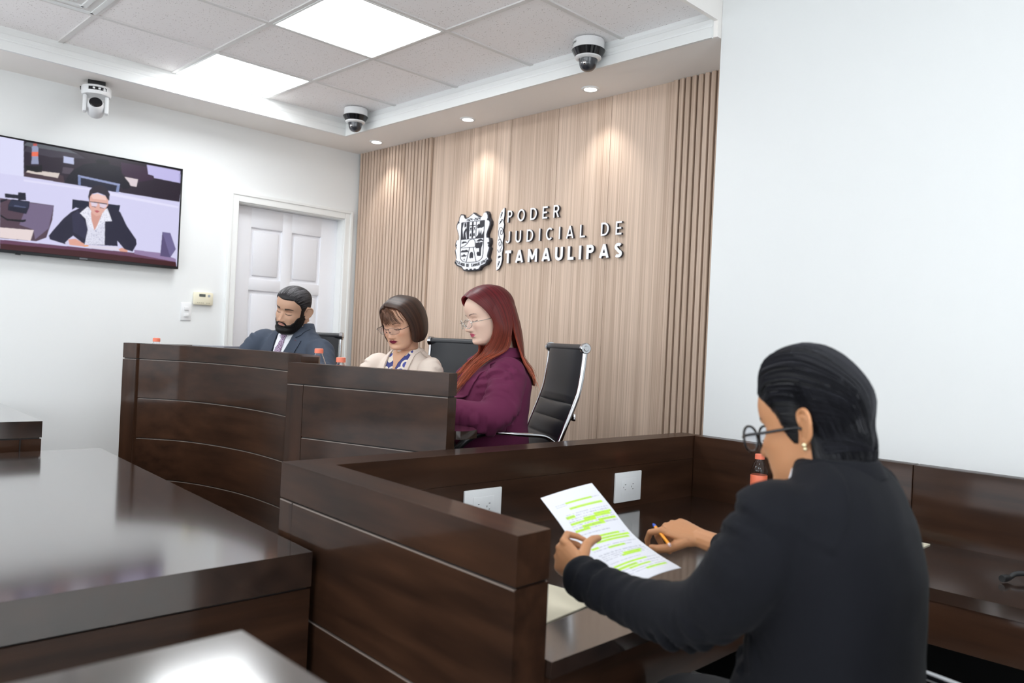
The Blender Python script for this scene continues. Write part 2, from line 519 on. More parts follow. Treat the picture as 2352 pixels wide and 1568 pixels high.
M_FILL = emat('fill_glow_pane', (0.90, 0.95, 1.0, 1), FILL_GAIN)
fill_panel('fill_panel_1', -4.6, 1.8, 0.8, 2.4, 'f')
fill_panel('fill_panel_2', -1.4, 1.6, 1.1, 2.6, 'r')
struct(box('baseboard_left', (XL, YF, 0), (XL+0.012, dy0-0.07, 0.09), M_TRIM))

# ---- wall fittings on the left wall
t = thing('thermostat', 'small cream thermostat on the wall left of the door', 'thermostat', (XL, 2.272, 1.552))
M_CREAMP = mat('cream_plastic', srgb(238, 232, 208), 0.4)
box('case', (0.0005, -0.066, -0.043), (0.026, 0.066, 0.043), M_CREAMP, t, bev=0.010)
box('display', (0.0255, -0.032, 0.012), (0.0272, 0.010, 0.030), mat('grey_display', srgb(92, 96, 92), 0.3), t)
bm = bmesh.new()
for yy in (-0.040, -0.028, -0.016, -0.004, 0.022, 0.036):
    addbox(bm, (0.0255, yy-0.0035, -0.031), (0.0275, yy+0.0035, -0.026))
bobj('button', bm, mat('beige_button', srgb(190, 182, 160), 0.5), t)
V, F = latheVF([(0.0, 0.0015), (0.009, 0.0015), (0.009, 0)], 20)
o = mesh('badge', V, F, mat('grey_badge', srgb(170, 176, 180), 0.3), t); o.rotation_euler = (0, PI/2, 0); o.location = (0.0258, 0.034, 0.020)
t = thing('light_switch', 'white double light switch below left of the thermostat', 'switch', (XL, 2.166, 1.460))
box('plate', (0.0005, -0.034, -0.058), (0.007, 0.034, 0.058), M_WPL, t, bev=0.003)
for z in (-0.022, 0.022):
    o = box('rocker', (0.007, -0.014, z-0.012), (0.013, 0.016, z+0.010), M_WPL, t, bev=0.002)

# ---- lettering and crest on the wood wall
M_LETTER = mat('white_letter', srgb(244, 245, 250), 0.4)
M_NAVY = mat('dark_letter_edge', srgb(44, 44, 52), 0.5)
def arcp(cx, cz, rx, rz, a0, a1, n=18):
    return [(cx+rx*math.cos(math.radians(a)), cz+rz*math.sin(math.radians(a))) for a in np.linspace(a0, a1, n)]
def glyph(ch, w, t):
    """strokes of a capital letter in a box w wide and 1 high, t = stroke width"""
    h = t/2
    if ch == 'P': return [[(h, 0), (h, 1)], [(h, 1-h), (w-.27, 1-h)]+arcp(w-.28, .71, .28-h, .29-h, 90, -90)+[(h, .42+h)]]
    if ch == 'O': return [arcp(w/2, .5, w/2-h, .5-h, 90, 450, 40)]
    if ch == 'D': return [[(h, 0), (h, 1)], [(h, 1-h), (w-.45, 1-h)]+arcp(w-.45, .5, .45-h, .5-h, 90, -90, 26)+[(h, h)]]
    if ch == 'E': return [[(h, 0), (h, 1)], [(h, 1-h), (w, 1-h)], [(h, .5), (w*.92, .5)], [(h, h), (w, h)]]
    if ch == 'R': return [[(h, 0), (h, 1)], [(h, 1-h), (w-.29, 1-h)]+arcp(w-.30, .71, .28-h, .29-h, 90, -90)+[(h, .42+h)], [(w*.50, .42+h), (w-h*.9, 0)]]
    if ch == 'J': return [[(w-h, 1), (w-h, .30)]+arcp(w/2-.02, .28, w/2-h+.02, .28-h, 0, -160, 18)]
    if ch == 'U': return [[(h, 1), (h, .36)]+arcp(w/2, .36, w/2-h, .36-h, 180, 360, 24)+[(w-h, 1)]]
    if ch == 'I': return [[(h, 0), (h, 1)]]
    if ch == 'C': return [arcp(w/2+.02, .5, w/2+.02-h, .5-h, 48, 312, 30)]
    if ch == 'A': return [[(h*.9, 0), (w/2, 1.0)], [(w-h*.9, 0), (w/2, 1.0)], [(w*.2, .26), (w*.8, .26)]]
    if ch == 'L': return [[(h, 0), (h, 1)], [(h, h), (w, h)]]
    if ch == 'T': return [[(0, 1-h), (w, 1-h)], [(w/2, 1), (w/2, 0)]]
    if ch == 'M': return [[(h, 0), (h, 1)], [(w-h, 0), (w-h, 1)], [(h*1.1, 1.0), (w/2, .22)], [(w-h*1.1, 1.0), (w/2, .22)]]
    if ch == 'S': return [arcp(w/2, .735, w/2-h, .265-h*.9, 35, 235, 18)+arcp(w/2, .265, w/2-h, .265-h*.9, 75, -145, 20)]
def ribbon(bm, pts, t, z0, z1, place, clip=True):
    pts = np.array(pts, float); n = len(pts)
    d = np.gradient(pts, axis=0); d /= np.linalg.norm(d, axis=1, keepdims=True)+1e-9
    nr = np.stack([-d[:, 1], d[:, 0]], 1)
    Lp, Rp = pts+nr*t/2, pts-nr*t/2
    if clip:
        Lp[:, 1] = np.clip(Lp[:, 1], 0, 1); Rp[:, 1] = np.clip(Rp[:, 1], 0, 1)
    def ring(z): return [bm.verts.new(place(p, z)) for p in Lp], [bm.verts.new(place(p, z)) for p in Rp]
    la, ra = ring(z0); lb, rb = ring(z1)
    for i in range(n-1):
        bm.faces.new((lb[i], lb[i+1], rb[i+1], rb[i])); bm.faces.new((la[i], ra[i], ra[i+1], la[i+1]))
        bm.faces.new((la[i], la[i+1], lb[i+1], lb[i])); bm.faces.new((ra[i], rb[i], rb[i+1], ra[i+1]))
    bm.faces.new((la[0], lb[0], rb[0], ra[0])); bm.faces.new((la[-1], ra[-1], rb[-1], lb[-1]))
YS = yb-0.001
sign = thing('wall_lettering', 'raised white three line lettering on the wood wall, PODER JUDICIAL DE TAMAULIPAS', 'sign', (0, YS, 0))
def line(txt, x0, x1, zb, h, t, wd, gap_word=0.0):
    adv = []
    for ch in txt: adv.append(gap_word if ch == ' ' else wd[ch])
    tot = sum(adv); ng = len(txt)-1
    gap = ((x1-x0)/h-tot)/ng
    x = 0
    for ch, a in zip(txt, adv):
        if ch != ' ':
            bm = bmesh.new()
            for si, st in enumerate(glyph(ch, a, t)):
                ribbon(bm, st, t, 0.0, 1.0, lambda p, z, x=x: Vector((x0+(x+p[0])*h, -0.004-(0.015+0.0004*si)*z, zb+p[1]*h)))
            o = bobj('letter', bm, M_LETTER, sign)
            o.data.materials.append(M_NAVY)
            for f in o.data.polygons:
                if f.normal.y > -0.6: f.material_index = 1
        x += a+gap
wl = dict(P=.56, O=.84, D=.74, E=.56, R=.62, J=.48, U=.66, I=.12, C=.74, A=.76, L=.52, T=.6, M=.8, S=.55)
wb = dict(T=.66, A=.86, M=.98, U=.76, L=.58, I=.22, P=.68, S=.66)
line('PODER', -3.533, -3.105, 2.099, 0.073, 0.135, wl)
line('JUDICIAL DE', -3.539, -2.645, 1.970, 0.073, 0.135, wl, 0.25)
line('TAMAULIPAS', -3.539, -2.636, 1.846, 0.079, 0.22, wb)

def px2w(P, x0, x1, z0, z1, w, h):           # shapes drawn on a w x h sheet, placed on the wall
    return [(x0+(x1-x0)*p[0]/w, z0+(z1-z0)*(1-p[1]/h)) for p in P]
def plate(name, P, y0, y1, m, parent, edge=None):
    bm = bmesh.new()
    a = [bm.verts.new((x, y0, z)) for x, z in P]; b = [bm.verts.new((x, y1, z)) for x, z in P]
    n = len(P)
    for i in range(n): bm.faces.new((a[i], a[(i+1) % n], b[(i+1) % n], b[i]))
    from mathutils.geometry import tessellate_polygon
    for tri in tessellate_polygon([[Vector((x, z, 0)) for x, z in P]]):
        bm.faces.new([a[i] for i in tri]); bm.faces.new([b[i] for i in tri])
    o = bobj(name, bm, m, parent)
    if edge is not None:
        o.data.materials.append(edge)
        for f in o.data.polygons:
            if abs(f.normal.y) < 0.5: f.material_index = 1
    return o
def smoothpoly(P, n=6):
    P = np.array(P+P[:1], float); return [tuple(p) for p in catmull(P, n)[:-1]]
def crest():
    t = thing('wall_crest', 'white and black shield shaped coat of arms on the wood wall', 'crest', (0, YS, 0))
    # sheet: 100 wide x 190 high, front view
    x0, x1, z0, z1 = -4.013, -3.669, 1.807, 2.212
    S_ = lambda P: px2w(P, x0, x1, z0, z1, 100, 190)
    half = [(50, 12), (46, 16), (36, 24), (27, 27), (22, 23), (19, 14), (13, 13), (9, 22), (8, 32), (2, 44), (2, 54), (7, 70), (10, 82), (9, 92), (3, 93), (1, 102), (1, 110), (4, 118), (0, 124), (3, 138), (5, 150), (1, 160), (8, 172), (22, 178), (28, 188), (38, 190), (50, 190)]
    out = half+[(100-x, y) for x, y in half[::-1][1:-1]]
    plate('backplate', S_(out), -0.001, -0.024, M_NAVY, t)
    ins = [(50+(x-50)*0.93, 100+(y-100)*0.955) for x, y in out]
    plate('face', S_(ins), -0.024, -0.028, M_LETTER, t)
    D = lambda P, nm='charge': plate(nm, S_(P), -0.028, -0.0295, M_NAVY, t)
    Wt = lambda P: plate('charge', S_(P), -0.0295, -0.0305, M_LETTER, t)
    def ln(pts, w=1.5):
        bm = bmesh.new(); ribbon(bm, pts, w, 0, 1, lambda p, z: Vector((x0+(x1-x0)*p[0]/100, -0.028-0.0017*z, z0+(z1-z0)*(1-p[1]/190))), clip=False); bobj('outline', bm, M_NAVY, t)
    # inner shield outline
    ln([(18, 40), (18, 140)]+[(18+0, 140), (20, 152), (27, 160), (37, 163), (50, 163.5), (63, 163), (73, 160), (80, 152), (82, 140)]+[(82, 40)], 1.6)
    ln([(18, 40), (82, 40)], 1.6); ln([(18, 92), (82, 92)], 1.8); ln([(18, 118), (60, 118)], 1.4)
    ln([(40, 92), (40, 40)]); ln([(60, 40), (60, 92)])
    ln([(44, 118), (36, 163)]); ln([(54, 118), (64, 163)])
    ln([(50, 40), (50, 90)], 4.0); ln([(42, 52), (58, 52)], 3.0)                 # cross
    ln([(40, 66), (60, 66)], 1.2)
    ln([(20, 116), (30, 112), (38, 104), (42, 96), (50, 93), (57, 96), (59, 104), (60, 118)], 1.6)
    D([(19, 41), (24, 41), (21, 60), (25, 91), (19, 91)]); D([(25, 70), (31, 58), (34, 62), (30, 74), (33, 91), (25, 91)]); D([(33, 41), (39.5, 41), (39.5, 91), (35, 91), (33, 70)])
    D([(26, 42), (31, 42), (32, 52), (27, 56)])
    D([(70, 41), (81.5, 41), (81.5, 58), (74, 62), (68, 60)]); D([(62, 52), (67, 49), (71, 54), (69, 62), (63, 62)]); D([(61, 88), (66, 82), (68, 66), (71, 80), (74, 68), (76, 84), (81, 72), (81, 91), (61, 91)])
    D([(43, 58), (47, 58), (47, 64), (43, 64)]); D([(53, 58), (57, 58), (55, 65)]); D([(43, 78), (46, 74), (47, 84), (43, 85)]); D([(53, 76), (56, 75), (57, 84), (53, 85)])
    D([(20, 103), (25, 98), (33, 99), (37, 104), (30, 103), (24, 105)])
    D([(62, 101), (68, 96), (74, 94), (81, 99), (80, 103), (75, 100), (70, 103)]); D([(61, 106), (71, 104), (73, 122), (61, 122)]); D([(73, 104), (80, 104), (79, 112), (76, 124), (76, 146), (71, 146), (71, 112)])
    D([(64, 136), (68, 132), (72, 136), (72, 146), (66, 145)])
    D([(20, 128), (24, 125), (30, 126), (36, 124), (40, 128), (40, 132), (20, 132)]); D([(21, 141), (26, 141), (27, 138), (31, 138), (32, 141), (37, 141), (35, 145), (22, 145)]); D([(28, 156), (30, 150), (32, 156)])
    D([(45, 138), (48, 132), (52, 132), (55, 138), (55, 150), (52, 152), (50, 149), (48, 152), (45, 150)])
    for k in (-1, 0, 1): D([(47+k*11, 183), (53+k*11, 183), (53+k*11, 189), (47+k*11, 189)])
    for s in (0, 1):
        mx = lambda P: [(100-x, y) if s else (x, y) for x, y in P]
        D(mx([(6, 36), (10, 34), (12, 40), (8, 42)])); D(mx([(3, 106), (7, 106), (7, 111), (3, 111)])); D(mx([(4, 157), (8, 162), (12, 172), (7, 169), (3, 163)]))
    # year on the chief and the motto on the scroll, in small block strokes
    def tiny(txt, cx, cy, w, h, rot=0.0, st=0.22):
        segs = {'1': [[(.5, 0), (.5, 1)]], '8': [[(.1, 0), (.9, 0), (.9, 1), (.1, 1), (.1, 0)], [(.1, .5), (.9, .5)]], '2': [[(.1, 1), (.9, 1), (.9, .5), (.1, .5), (.1, 0), (.9, 0)]],
                '4': [[(.1, 1), (.1, .45), (.9, .45)], [(.75, 1), (.75, 0)]], '0': [[(.1, 0), (.9, 0), (.9, 1), (.1, 1), (.1, 0)]], '-': [[(.1, .5), (.9, .5)]],
                'E': [[(.9, 1), (.1, 1), (.1, 0), (.9, 0)], [(.1, .5), (.8, .5)]], 'S': [[(.9, 1), (.1, 1), (.1, .5), (.9, .5), (.9, 0), (.1, 0)]], 'T': [[(0, 1), (1, 1)], [(.5, 1), (.5, 0)]],
                'A': [[(0, 0), (.5, 1), (1, 0)], [(.25, .4), (.75, .4)]], 'D': [[(.1, 0), (.1, 1), (.7, 1), (.9, .7), (.9, .3), (.7, 0), (.1, 0)]], 'O': [[(.1, 0), (.9, 0), (.9, 1), (.1, 1), (.1, 0)]],
                'M': [[(0, 0), (0, 1), (.5, .4), (1, 1), (1, 0)]], 'U': [[(.1, 1), (.1, 0), (.9, 0), (.9, 1)]], 'L': [[(.1, 1), (.1, 0), (.9, 0)]], 'I': [[(.5, 0), (.5, 1)]], 'P': [[(.1, 0), (.1, 1), (.9, 1), (.9, .5), (.1, .5)]]}
        n = len(txt)
        for i, ch in enumerate(txt):
            if ch == ' ': continue
            bm = bmesh.new()
            u0 = (i-n/2+0.1)*w/n; cw = 0.78*w/n
            for sg in segs[ch]:
                P = []
                for a, b in sg:
                    u = u0+a*cw; v = (b-.5)*h
                    yy = rot*(u/(w/2))**2
                    P.append((cx+u, cy-v-yy))
                P2 = [P[0]]
                for q in P[1:]: P2.append(q)
                ribbon(bm, P2, st*h*0.9, 0, 1, lambda p, z: Vector((x0+(x1-x0)*p[0]/100, -0.028-0.0015*z, z0+(z1-z0)*(1-p[1]/190))), clip=False)
            bobj('small_letter', bm, M_NAVY, t)
    tiny('1824-2024', 51, 33.5, 40, 7)
    tiny('ESTADO DE TAMAULIPAS', 50, 173, 88, 8.5, rot=15)
crest()
def band():
    t = thing('ornament_band', 'tall white carved blade ornament with scrolls between crest and lettering', 'ornament', (0, YS, 0))
    x0, x1, z0, z1 = -3.630, -3.559, 1.803, 2.195
    S_ = lambda P: px2w(P, x0, x1, z0, z1, 40, 220)
    P = [(36, 0), (24, 8), (14, 22), (9, 40), (8, 60), (9, 100), (6, 120), (8, 160), (6, 190), (8, 219), (20, 214), (30, 200), (35, 180), (33, 160), (37, 140), (34, 120), (38, 98), (33, 78), (37, 60), (32, 46), (36, 30)]
    plate('blade', S_(P), -0.003, -0.016, M_LETTER, t, M_NAVY)
    def ln(pts, w=2.2):
        bm = bmesh.new(); ribbon(bm, pts, w, 0, 1, lambda p, z: Vector((x0+(x1-x0)*p[0]/40, -0.016-0.0015*z, z0+(z1-z0)*(1-p[1]/220))), clip=False); bobj('scroll', bm, M_NAVY, t)
    def spiral(cx, cy, r, a0, turns, s=1):
        return [(cx+r*(1-.8*u)*math.cos(a0+s*u*turns*2*PI), cy+1.6*r*(1-.8*u)*math.sin(a0+s*u*turns*2*PI)) for u in np.linspace(0, 1, 30)]
    ln(spiral(26, 84, 9, PI*1.5, 1.3)); ln([(26, 68), (16, 70), (11, 82), (14, 98), (24, 112), (33, 124), (32, 138), (22, 150)])
    ln(spiral(20, 124, 10, PI*1.2, 1.2)); ln([(10, 146), (18, 156), (30, 150)])
    for a, b in (((27, 14), (18, 34)), ((30, 40), (12, 56)), ((14, 174), (30, 170)), ((24, 186), (14, 206))):
        ln([a, ((a[0]+b[0])/2+1, (a[1]+b[1])/2), b])
        for u in (0.25, 0.6):
            q = (a[0]+(b[0]-a[0])*u, a[1]+(b[1]-a[1])*u)
            plate('leaf', S_([(q[0]-3, q[1]-3), (q[0]+1, q[1]-5), (q[0]+3, q[1]+2), (q[0]-2, q[1]+4)]), -0.016, -0.0176, M_NAVY, t)
band()

# ---- cameras
M_DOME = mat('smoked_dome', (0.03, 0.032, 0.04, 1), 0.05, coat=0.5)
def dome(x, y, label, rz=0.0):
    t = thing('dome_camera', label, 'security camera', (x, y, ZC-0.007), rz)
    lathe('base', [(0.0, 0), (0.075, 0), (0.077, -0.006), (0.077, -0.042), (0.079, -0.048), (0, -0.048)], M_WPL, t, 40)
    lathe('dark_ring', [(0.079, -0.046), (0.083, -0.050), (0.064, -0.082), (0.060, -0.083)], M_BLACKG, t, 40)
    lathe('collar', [(0.064, -0.081), (0.065, -0.088), (0.058, -0.094), (0.046, -0.095)], M_WPL, t, 40)
    pr = [(0.048, -0.094), (0.047, -0.100)]+[(0.040*math.cos(a)+0.003, -0.112-0.040*math.sin(a)) for a in np.linspace(0, PI/2, 10)]
    pr[-1] = (0.0, pr[-1][1])
    lathe('dome', pr, M_DOME, t, 32)
    bm = bmesh.new(); bmesh.ops.create_uvsphere(bm, u_segments=16, v_segments=10, radius=0.012); bmesh.ops.translate(bm, verts=bm.verts, vec=(0.01, -0.034, -0.118))
    bobj('lens', bm, M_CHROME, t, smooth=60)
    return t
d1 = dome(-2.552, 2.985, 'white dome security camera with black ring on the tiles, right of the downlights')
dome(-4.530, 2.955, 'white dome security camera with black ring at the inner corner of the tray')
# a tiny line of grey lettering on the nearer one
bm = bmesh.new()
for k in range(9):
    a = -PI*0.80+k*0.085
    for j in range(2):
        rr = 0.0775
        addbox(bm, (rr*math.cos(a+j*0.03)-0.0012, rr*math.sin(a+j*0.03)-0.0012, -0.024), (rr*math.cos(a+j*0.03)+0.0012, rr*math.sin(a+j*0.03)+0.0012, -0.017 if (k+j) % 3 else -0.014))
bobj('maker_lettering', bm, mat('grey_print', srgb(150, 150, 150), 0.5), d1)

def ptz():
    t = thing('tracking_camera', 'white pan and tilt camera hanging from the soffit above the television', 'security camera', (-4.985, 1.50, ZS), math.radians(72))
    # local: lens looks along -y
    box('mount', (-0.045, -0.03, -0.034), (0.045, 0.06, 0), M_BLACK, t, bev=0.002)
    box('bracket', (-0.085, 0.02, -0.040), (0.03, 0.075, -0.034), M_BLACK, t)
    pr = [(0.0, -0.034), (0.074, -0.034), (0.078, -0.040), (0.078, -0.074), (0.074, -0.084), (0.0, -0.086)]
    lathe('base', pr, M_WPL, t, 40)
    V, F = [], []
    n = 16
    for i in range(n+1):
        a = math.radians(-90-36+72*i/n+6)
        for z in (-0.047, -0.065):
            V.append((0.0788*math.cos(a), 0.0788*math.sin(a), z))
    for i in range(n): F.append((2*i, 2*i+1, 2*i+3, 2*i+2))
    mesh('front_window', V, F, M_BLACKG, t)
    bm = bmesh.new()
    for a, c in ((-0.25, 0), (0.12, 0)):
        x, y = 0.0792*math.sin(a+0.1), -0.0792*math.cos(a+0.1); addbox(bm, (x-0.006, y-0.0012, -0.061), (x+0.006, y+0.0006, -0.051))
    bobj('indicator', bm, M_WPL, t)
    for s in (-1, 1):
        box('arm', (s*0.056-0.011, -0.030, -0.182), (s*0.056+0.011, 0.030, -0.084), M_WPL, t, bev=0.008)
    V, F = latheVF([(0.0, -0.05), (0.036, -0.05), (0.042, -0.044), (0.043, 0.03), (0.036, 0.046), (0.0, 0.05)], 32)
    h = mesh('head', V, F, M_WPL, t, smooth=50); h.rotation_euler = (math.radians(-90-28+180), 0, 0); h.location = (0, 0, -0.150)
    h.rotation_euler = (math.radians(62), 0, 0)
    V, F = latheVF([(0.0, 0.0525), (0.031, 0.0525), (0.035, 0.047)], 32)
    mesh('lens', V, F, M_BLACKG, h, smooth=50)
ptz()

# ------------------------------------------------------------------ furniture
def pathpts(P, n=1):
    return [tuple(p[:2]) for p in (catmull(P, n) if n > 1 else P)]
def cumlen(P):
    P = np.array(P); return np.concatenate([[0], np.cumsum(np.linalg.norm(np.diff(P, axis=0), axis=1))])
def sub(P, s0, s1):
    P = np.array(P); L = cumlen(P); q = [s0]+[l for l in L if s0+1e-4 < l < s1-1e-4]+[s1]
    return np.stack([np.interp(q, L, P[:, 0]), np.interp(q, L, P[:, 1])], 1)
def offs(P, d):
    P = np.array(P); T = np.gradient(P, axis=0); T /= np.linalg.norm(T, axis=1, keepdims=True)
    return P+np.stack([-T[:, 1], T[:, 0]], 1)*d         # to the left of the walking direction
def strip(P, s0, s1, d0, d1):
    q = sub(P, s0, s1)
    return [tuple(p) for p in offs(q, d0)]+[tuple(p) for p in offs(q, d1)[::-1]]
def fascia(parent, P, th, zt, band, zlines, stiles, m, mz, gap=0.005):
    """a panelled front: a top rail, stiles and stacked panels; P runs so that the inside is on its left"""
    L = cumlen(P)[-1]
    prism('top_rail', strip(P, 0, L, 0, th), zt-band, zt, m, parent, bev=0.005)
    core = strip(P, 0.006, L-0.006, 0.008, th-0.004)
    prism('core', core, 0.02, zt-band+0.001, M_SEAM, parent)
    a, b = stiles
    if a:
        sl = prism('stile', strip(P, 0, a, 0, th), 0.0, zt-band-gap, mz, parent, bev=0.003)
        prism('glint_edge', strip(P, 0.002, a-0.001, -0.0004, 0.005), zt-band-gap-0.0022, zt-band-gap+0.0004, M_GLINT, sl)  # thin pale strip, a glint painted along the top edge
    if b: prism('stile', strip(P, L-b, L, 0, th), 0.0, zt-band-gap, mz, parent, bev=0.003)
    zs = [zt-band-gap+0.0]+zlines+[0.0]
    for z1, z0 in zip(zs[:-1], zs[1:]):
        pn = prism('front_panel', strip(P, a+0.002 if a else 0, L-b-0.002 if b else L, 0.0, th), z0+(gap if z0 > 0 else 0), z1, m, parent, bev=0.005)
        prism('glint_edge', strip(P, a+0.004 if a else 0.002, L-b-0.004 if b else L-0.002, -0.0004, 0.005), z1-0.0022, z1+0.0004, M_GLINT, pn)

# judges' dais
o = tag(prism('dais', [(XL+0.02, 1.50), (-4.4, 1.50), (-4.0, 1.80), (-3.4, 1.87), (-2.9, 1.75), (-2.2, 1.86), (-2.08, 1.9), (-2.08, YB-0.045), (XL+0.02, YB-0.045)], 0, FLOOR_J, M_WX),
    'low dark wooden dais under the judges and their bench', 'platform')
struct(o)

# curved bench
cb = thing('curved_bench', 'tall dark wooden bench with concave panelled front before the bearded man', 'bench')
arc = catmull([(-4.393, 1.510), (-4.351, 1.556), (-4.187, 1.693), (-4.035, 1.768), (-3.842, 1.819), (-3.618, 1.849), (-3.341, 1.848), (-3.150, 1.818), (-2.985, 1.745), (-2.905, 1.690)], 5)
fascia(cb, arc, 0.07, 1.262, 0.078, [0.974, 0.765, 0.553, 0.340], (0.085, 0.0), M_WX, M_WZ)
side = [(-4.393, 2.25), (-4.393, 1.56)]
fascia(cb, side, 0.06, 1.262, 0.078, [0.974, 0.765, 0.553, 0.340], (0.08, 0.08), M_WY, M_WZ)
L = cumlen(arc)[-1]
prism('worktop', [tuple(p) for p in offs(sub(arc, 0.05, L-0.02), 0.075)]+[(-2.93, 1.98), (-3.2, 2.01), (-3.6, 2.02), (-4.0, 2.02), (-4.32, 2.2)], 1.03, 1.06, M_WTOP, cb, bev=0.004)

# straight bench
sb = thing('straight_bench', 'dark wooden bench with flat panelled front before the cream jacket and the red hair', 'bench')
st = [(-2.819, 1.584), (-2.113, 1.809)]
fascia(sb, st, 0.055, 1.241, 0.080, [0.953, 0.742, 0.531, 0.320], (0.082, 0.0), M_WX, M_WZ)
dx, dy = np.array(st[1])-np.array(st[0]); n_ = np.array([-dy, dx])/math.hypot(dx, dy); u_ = np.array([dx, dy])/math.hypot(dx, dy)
q = lambda s, d: tuple(np.array(st[0])+u_*s+n_*d)
Ls = math.hypot(dx, dy)
wt = [q(0.02, 0.06), q(Ls-0.01, 0.06), q(Ls+0.015, 0.07), q(Ls+0.028, 0.10), q(Ls+0.03, 0.16), q(Ls-0.02, 0.22), q(Ls-0.16, 0.26), q(0.15, 0.30), q(0.02, 0.26)]
prism('worktop', wt, 1.005, 1.035, M_WTOP, sb, bev=0.004)
box('support', (-2.55, 1.86, FLOOR_J), (-2.50, 1.92, 1.005), M_WZ, sb)

# witness stand: front rail, left rail, worktop, return along the white wall
ws = thing('witness_stand', 'dark wooden witness stand with high rails wrapped round its desk', 'desk')
ZR, ZD = 0.990, 0.727
outer = [(-1.057, 1.097), (-2.056, 1.150), (-1.985, 3.092)]
inner = [(-1.062, 1.196), (-1.937, 1.252), (-1.885, 3.092)]
def rail_part(name, o0, o1, i0, i1, z0, z1, m, bev=0.004):
    return prism(name, [o0, o1, i1, i0], z0, z1, m, ws, bev=bev)
rail_part('left_top_rail', outer[0], outer[1], inner[0], inner[1], ZR-0.099, ZR, M_WX)
rail_part('front_top_rail', outer[1], outer[2], inner[1], inner[2], ZR-0.099, ZR, M_WY)
zl = ZR-0.099
def lerp(a, b, t): return (a[0]+(b[0]-a[0])*t, a[1]+(b[1]-a[1])*t)
o0, o1, i0, i1 = outer[0], outer[1], inner[0], inner[1]
prism('core', [lerp(lerp(o0, o1, .01), lerp(i0, i1, .01), .10), lerp(lerp(o0, o1, .99), lerp(i0, i1, .99), .10), lerp(i0, i1, .99), lerp(i0, i1, .01)], 0.02, zl+0.001, M_SEAM, ws)
st_ = prism('stile', [lerp(o0, o1, .925), o1, i1, lerp(i0, i1, .915)], 0, zl-0.006, M_WZ, ws, bev=0.004)
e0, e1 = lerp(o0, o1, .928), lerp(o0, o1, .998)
prism('glint_edge', [(e0[0], e0[1]-.0004), (e1[0], e1[1]-.0004), (e1[0], e1[1]+.006), (e0[0], e0[1]+.006)], zl-0.0085, zl-0.0055, M_GLINT, st_)  # painted glint on the stile's top edge
for z1, z0 in ((zl-0.006, 0.600), (0.594, 0.32), (0.314, 0.0)):
    pn = prism('side_panel', [o0, lerp(o0, o1, .922), lerp(i0, i1, .913), i0], z0, z1, M_WX, ws, bev=0.006)
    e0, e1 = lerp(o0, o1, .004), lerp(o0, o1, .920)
    prism('glint_edge', [(e0[0], e0[1]-.0004), (e1[0], e1[1]-.0004), (e1[0], e1[1]+.006), (e0[0], e0[1]+.006)], z1-0.0025, z1+0.0005, M_GLINT, pn)
prism('front_panel', [lerp(outer[1], outer[2], 0.05), outer[2], inner[2], lerp(inner[1], inner[2], 0.0)], 0.0, zl-0.001, M_WY, ws)
prism('worktop', [(-1.045, 1.198), (-1.936, 1.254), (-1.886, 3.03), (0.9, 3.03), (0.9, 2.432), (-1.045, 2.432)], ZD-0.035, ZD, M_WTOP, ws, bev=0.004)
box('apron', (-1.075, 1.20, ZD-0.16), (-1.05, 2.45, ZD-0.036), M_WY, ws, bev=0.002)
box('apron', (-1.05, 2.44, ZD-0.16), (0.9, 2.465, ZD-0.036), M_WX, ws, bev=0.002)
bs = box('backsplash', (-1.883, 3.032, 0.40), (-0.985, 3.098, ZR), M_WX, ws, bev=0.003)
box('backsplash', (-0.983, 3.032, 0.40), (0.9, 3.098, ZR), M_WX, ws, bev=0.003)
box('under_desk_shade', (-1.86, 2.99, 0.0), (0.84, 3.029, ZD-0.037), mat('shade_black', (0.004, 0.004, 0.004, 1), 0.8, spec=0.1), ws)  # black sheet put in for the deep shade under the desk
box('end_panel', (0.84, 2.45, 0), (0.898, 3.03, ZD-0.036), M_WZ, ws, bev=0.003)

# sockets on the inner face of the front rail
def outlet(y, z, label):
    f = (y-1.252)/(3.092-1.252); x = -1.937+f*(0.052)
    t = thing('wall_socket', label, 'socket', (x, y, z), math.atan2(1.84, 0.052)-PI/2)
    box('plate', (0.0003, -0.082, -0.059), (0.009, 0.082, 0.059), M_WPL, t, bev=0.003)
    box('insert', (0.0085, -0.046, -0.034), (0.0105, 0.046, 0.034), M_WPL, t, bev=0.001)
    bm = bmesh.new()
    for s in (-1, 1):
        c = s*0.024
        for dy_, dz_, w, h in ((0.002, 0.010, 0.007, 0.0022), (0.002, -0.010, 0.006, 0.0022), (-0.009, 0.0, 0.0022, 0.006)):
            addbox(bm, (0.0098, c+dy_-w/2, dz_-h/2), (0.0108, c+dy_+w/2, dz_+h/2))
    bobj('slots', bm, M_SLOT, t)
outlet(2.580, 0.809, 'white double power socket on the witness stand rail, right of the held paper')
outlet(1.812, 0.812, 'white power socket plate half hidden behind the left rail of the witness stand')

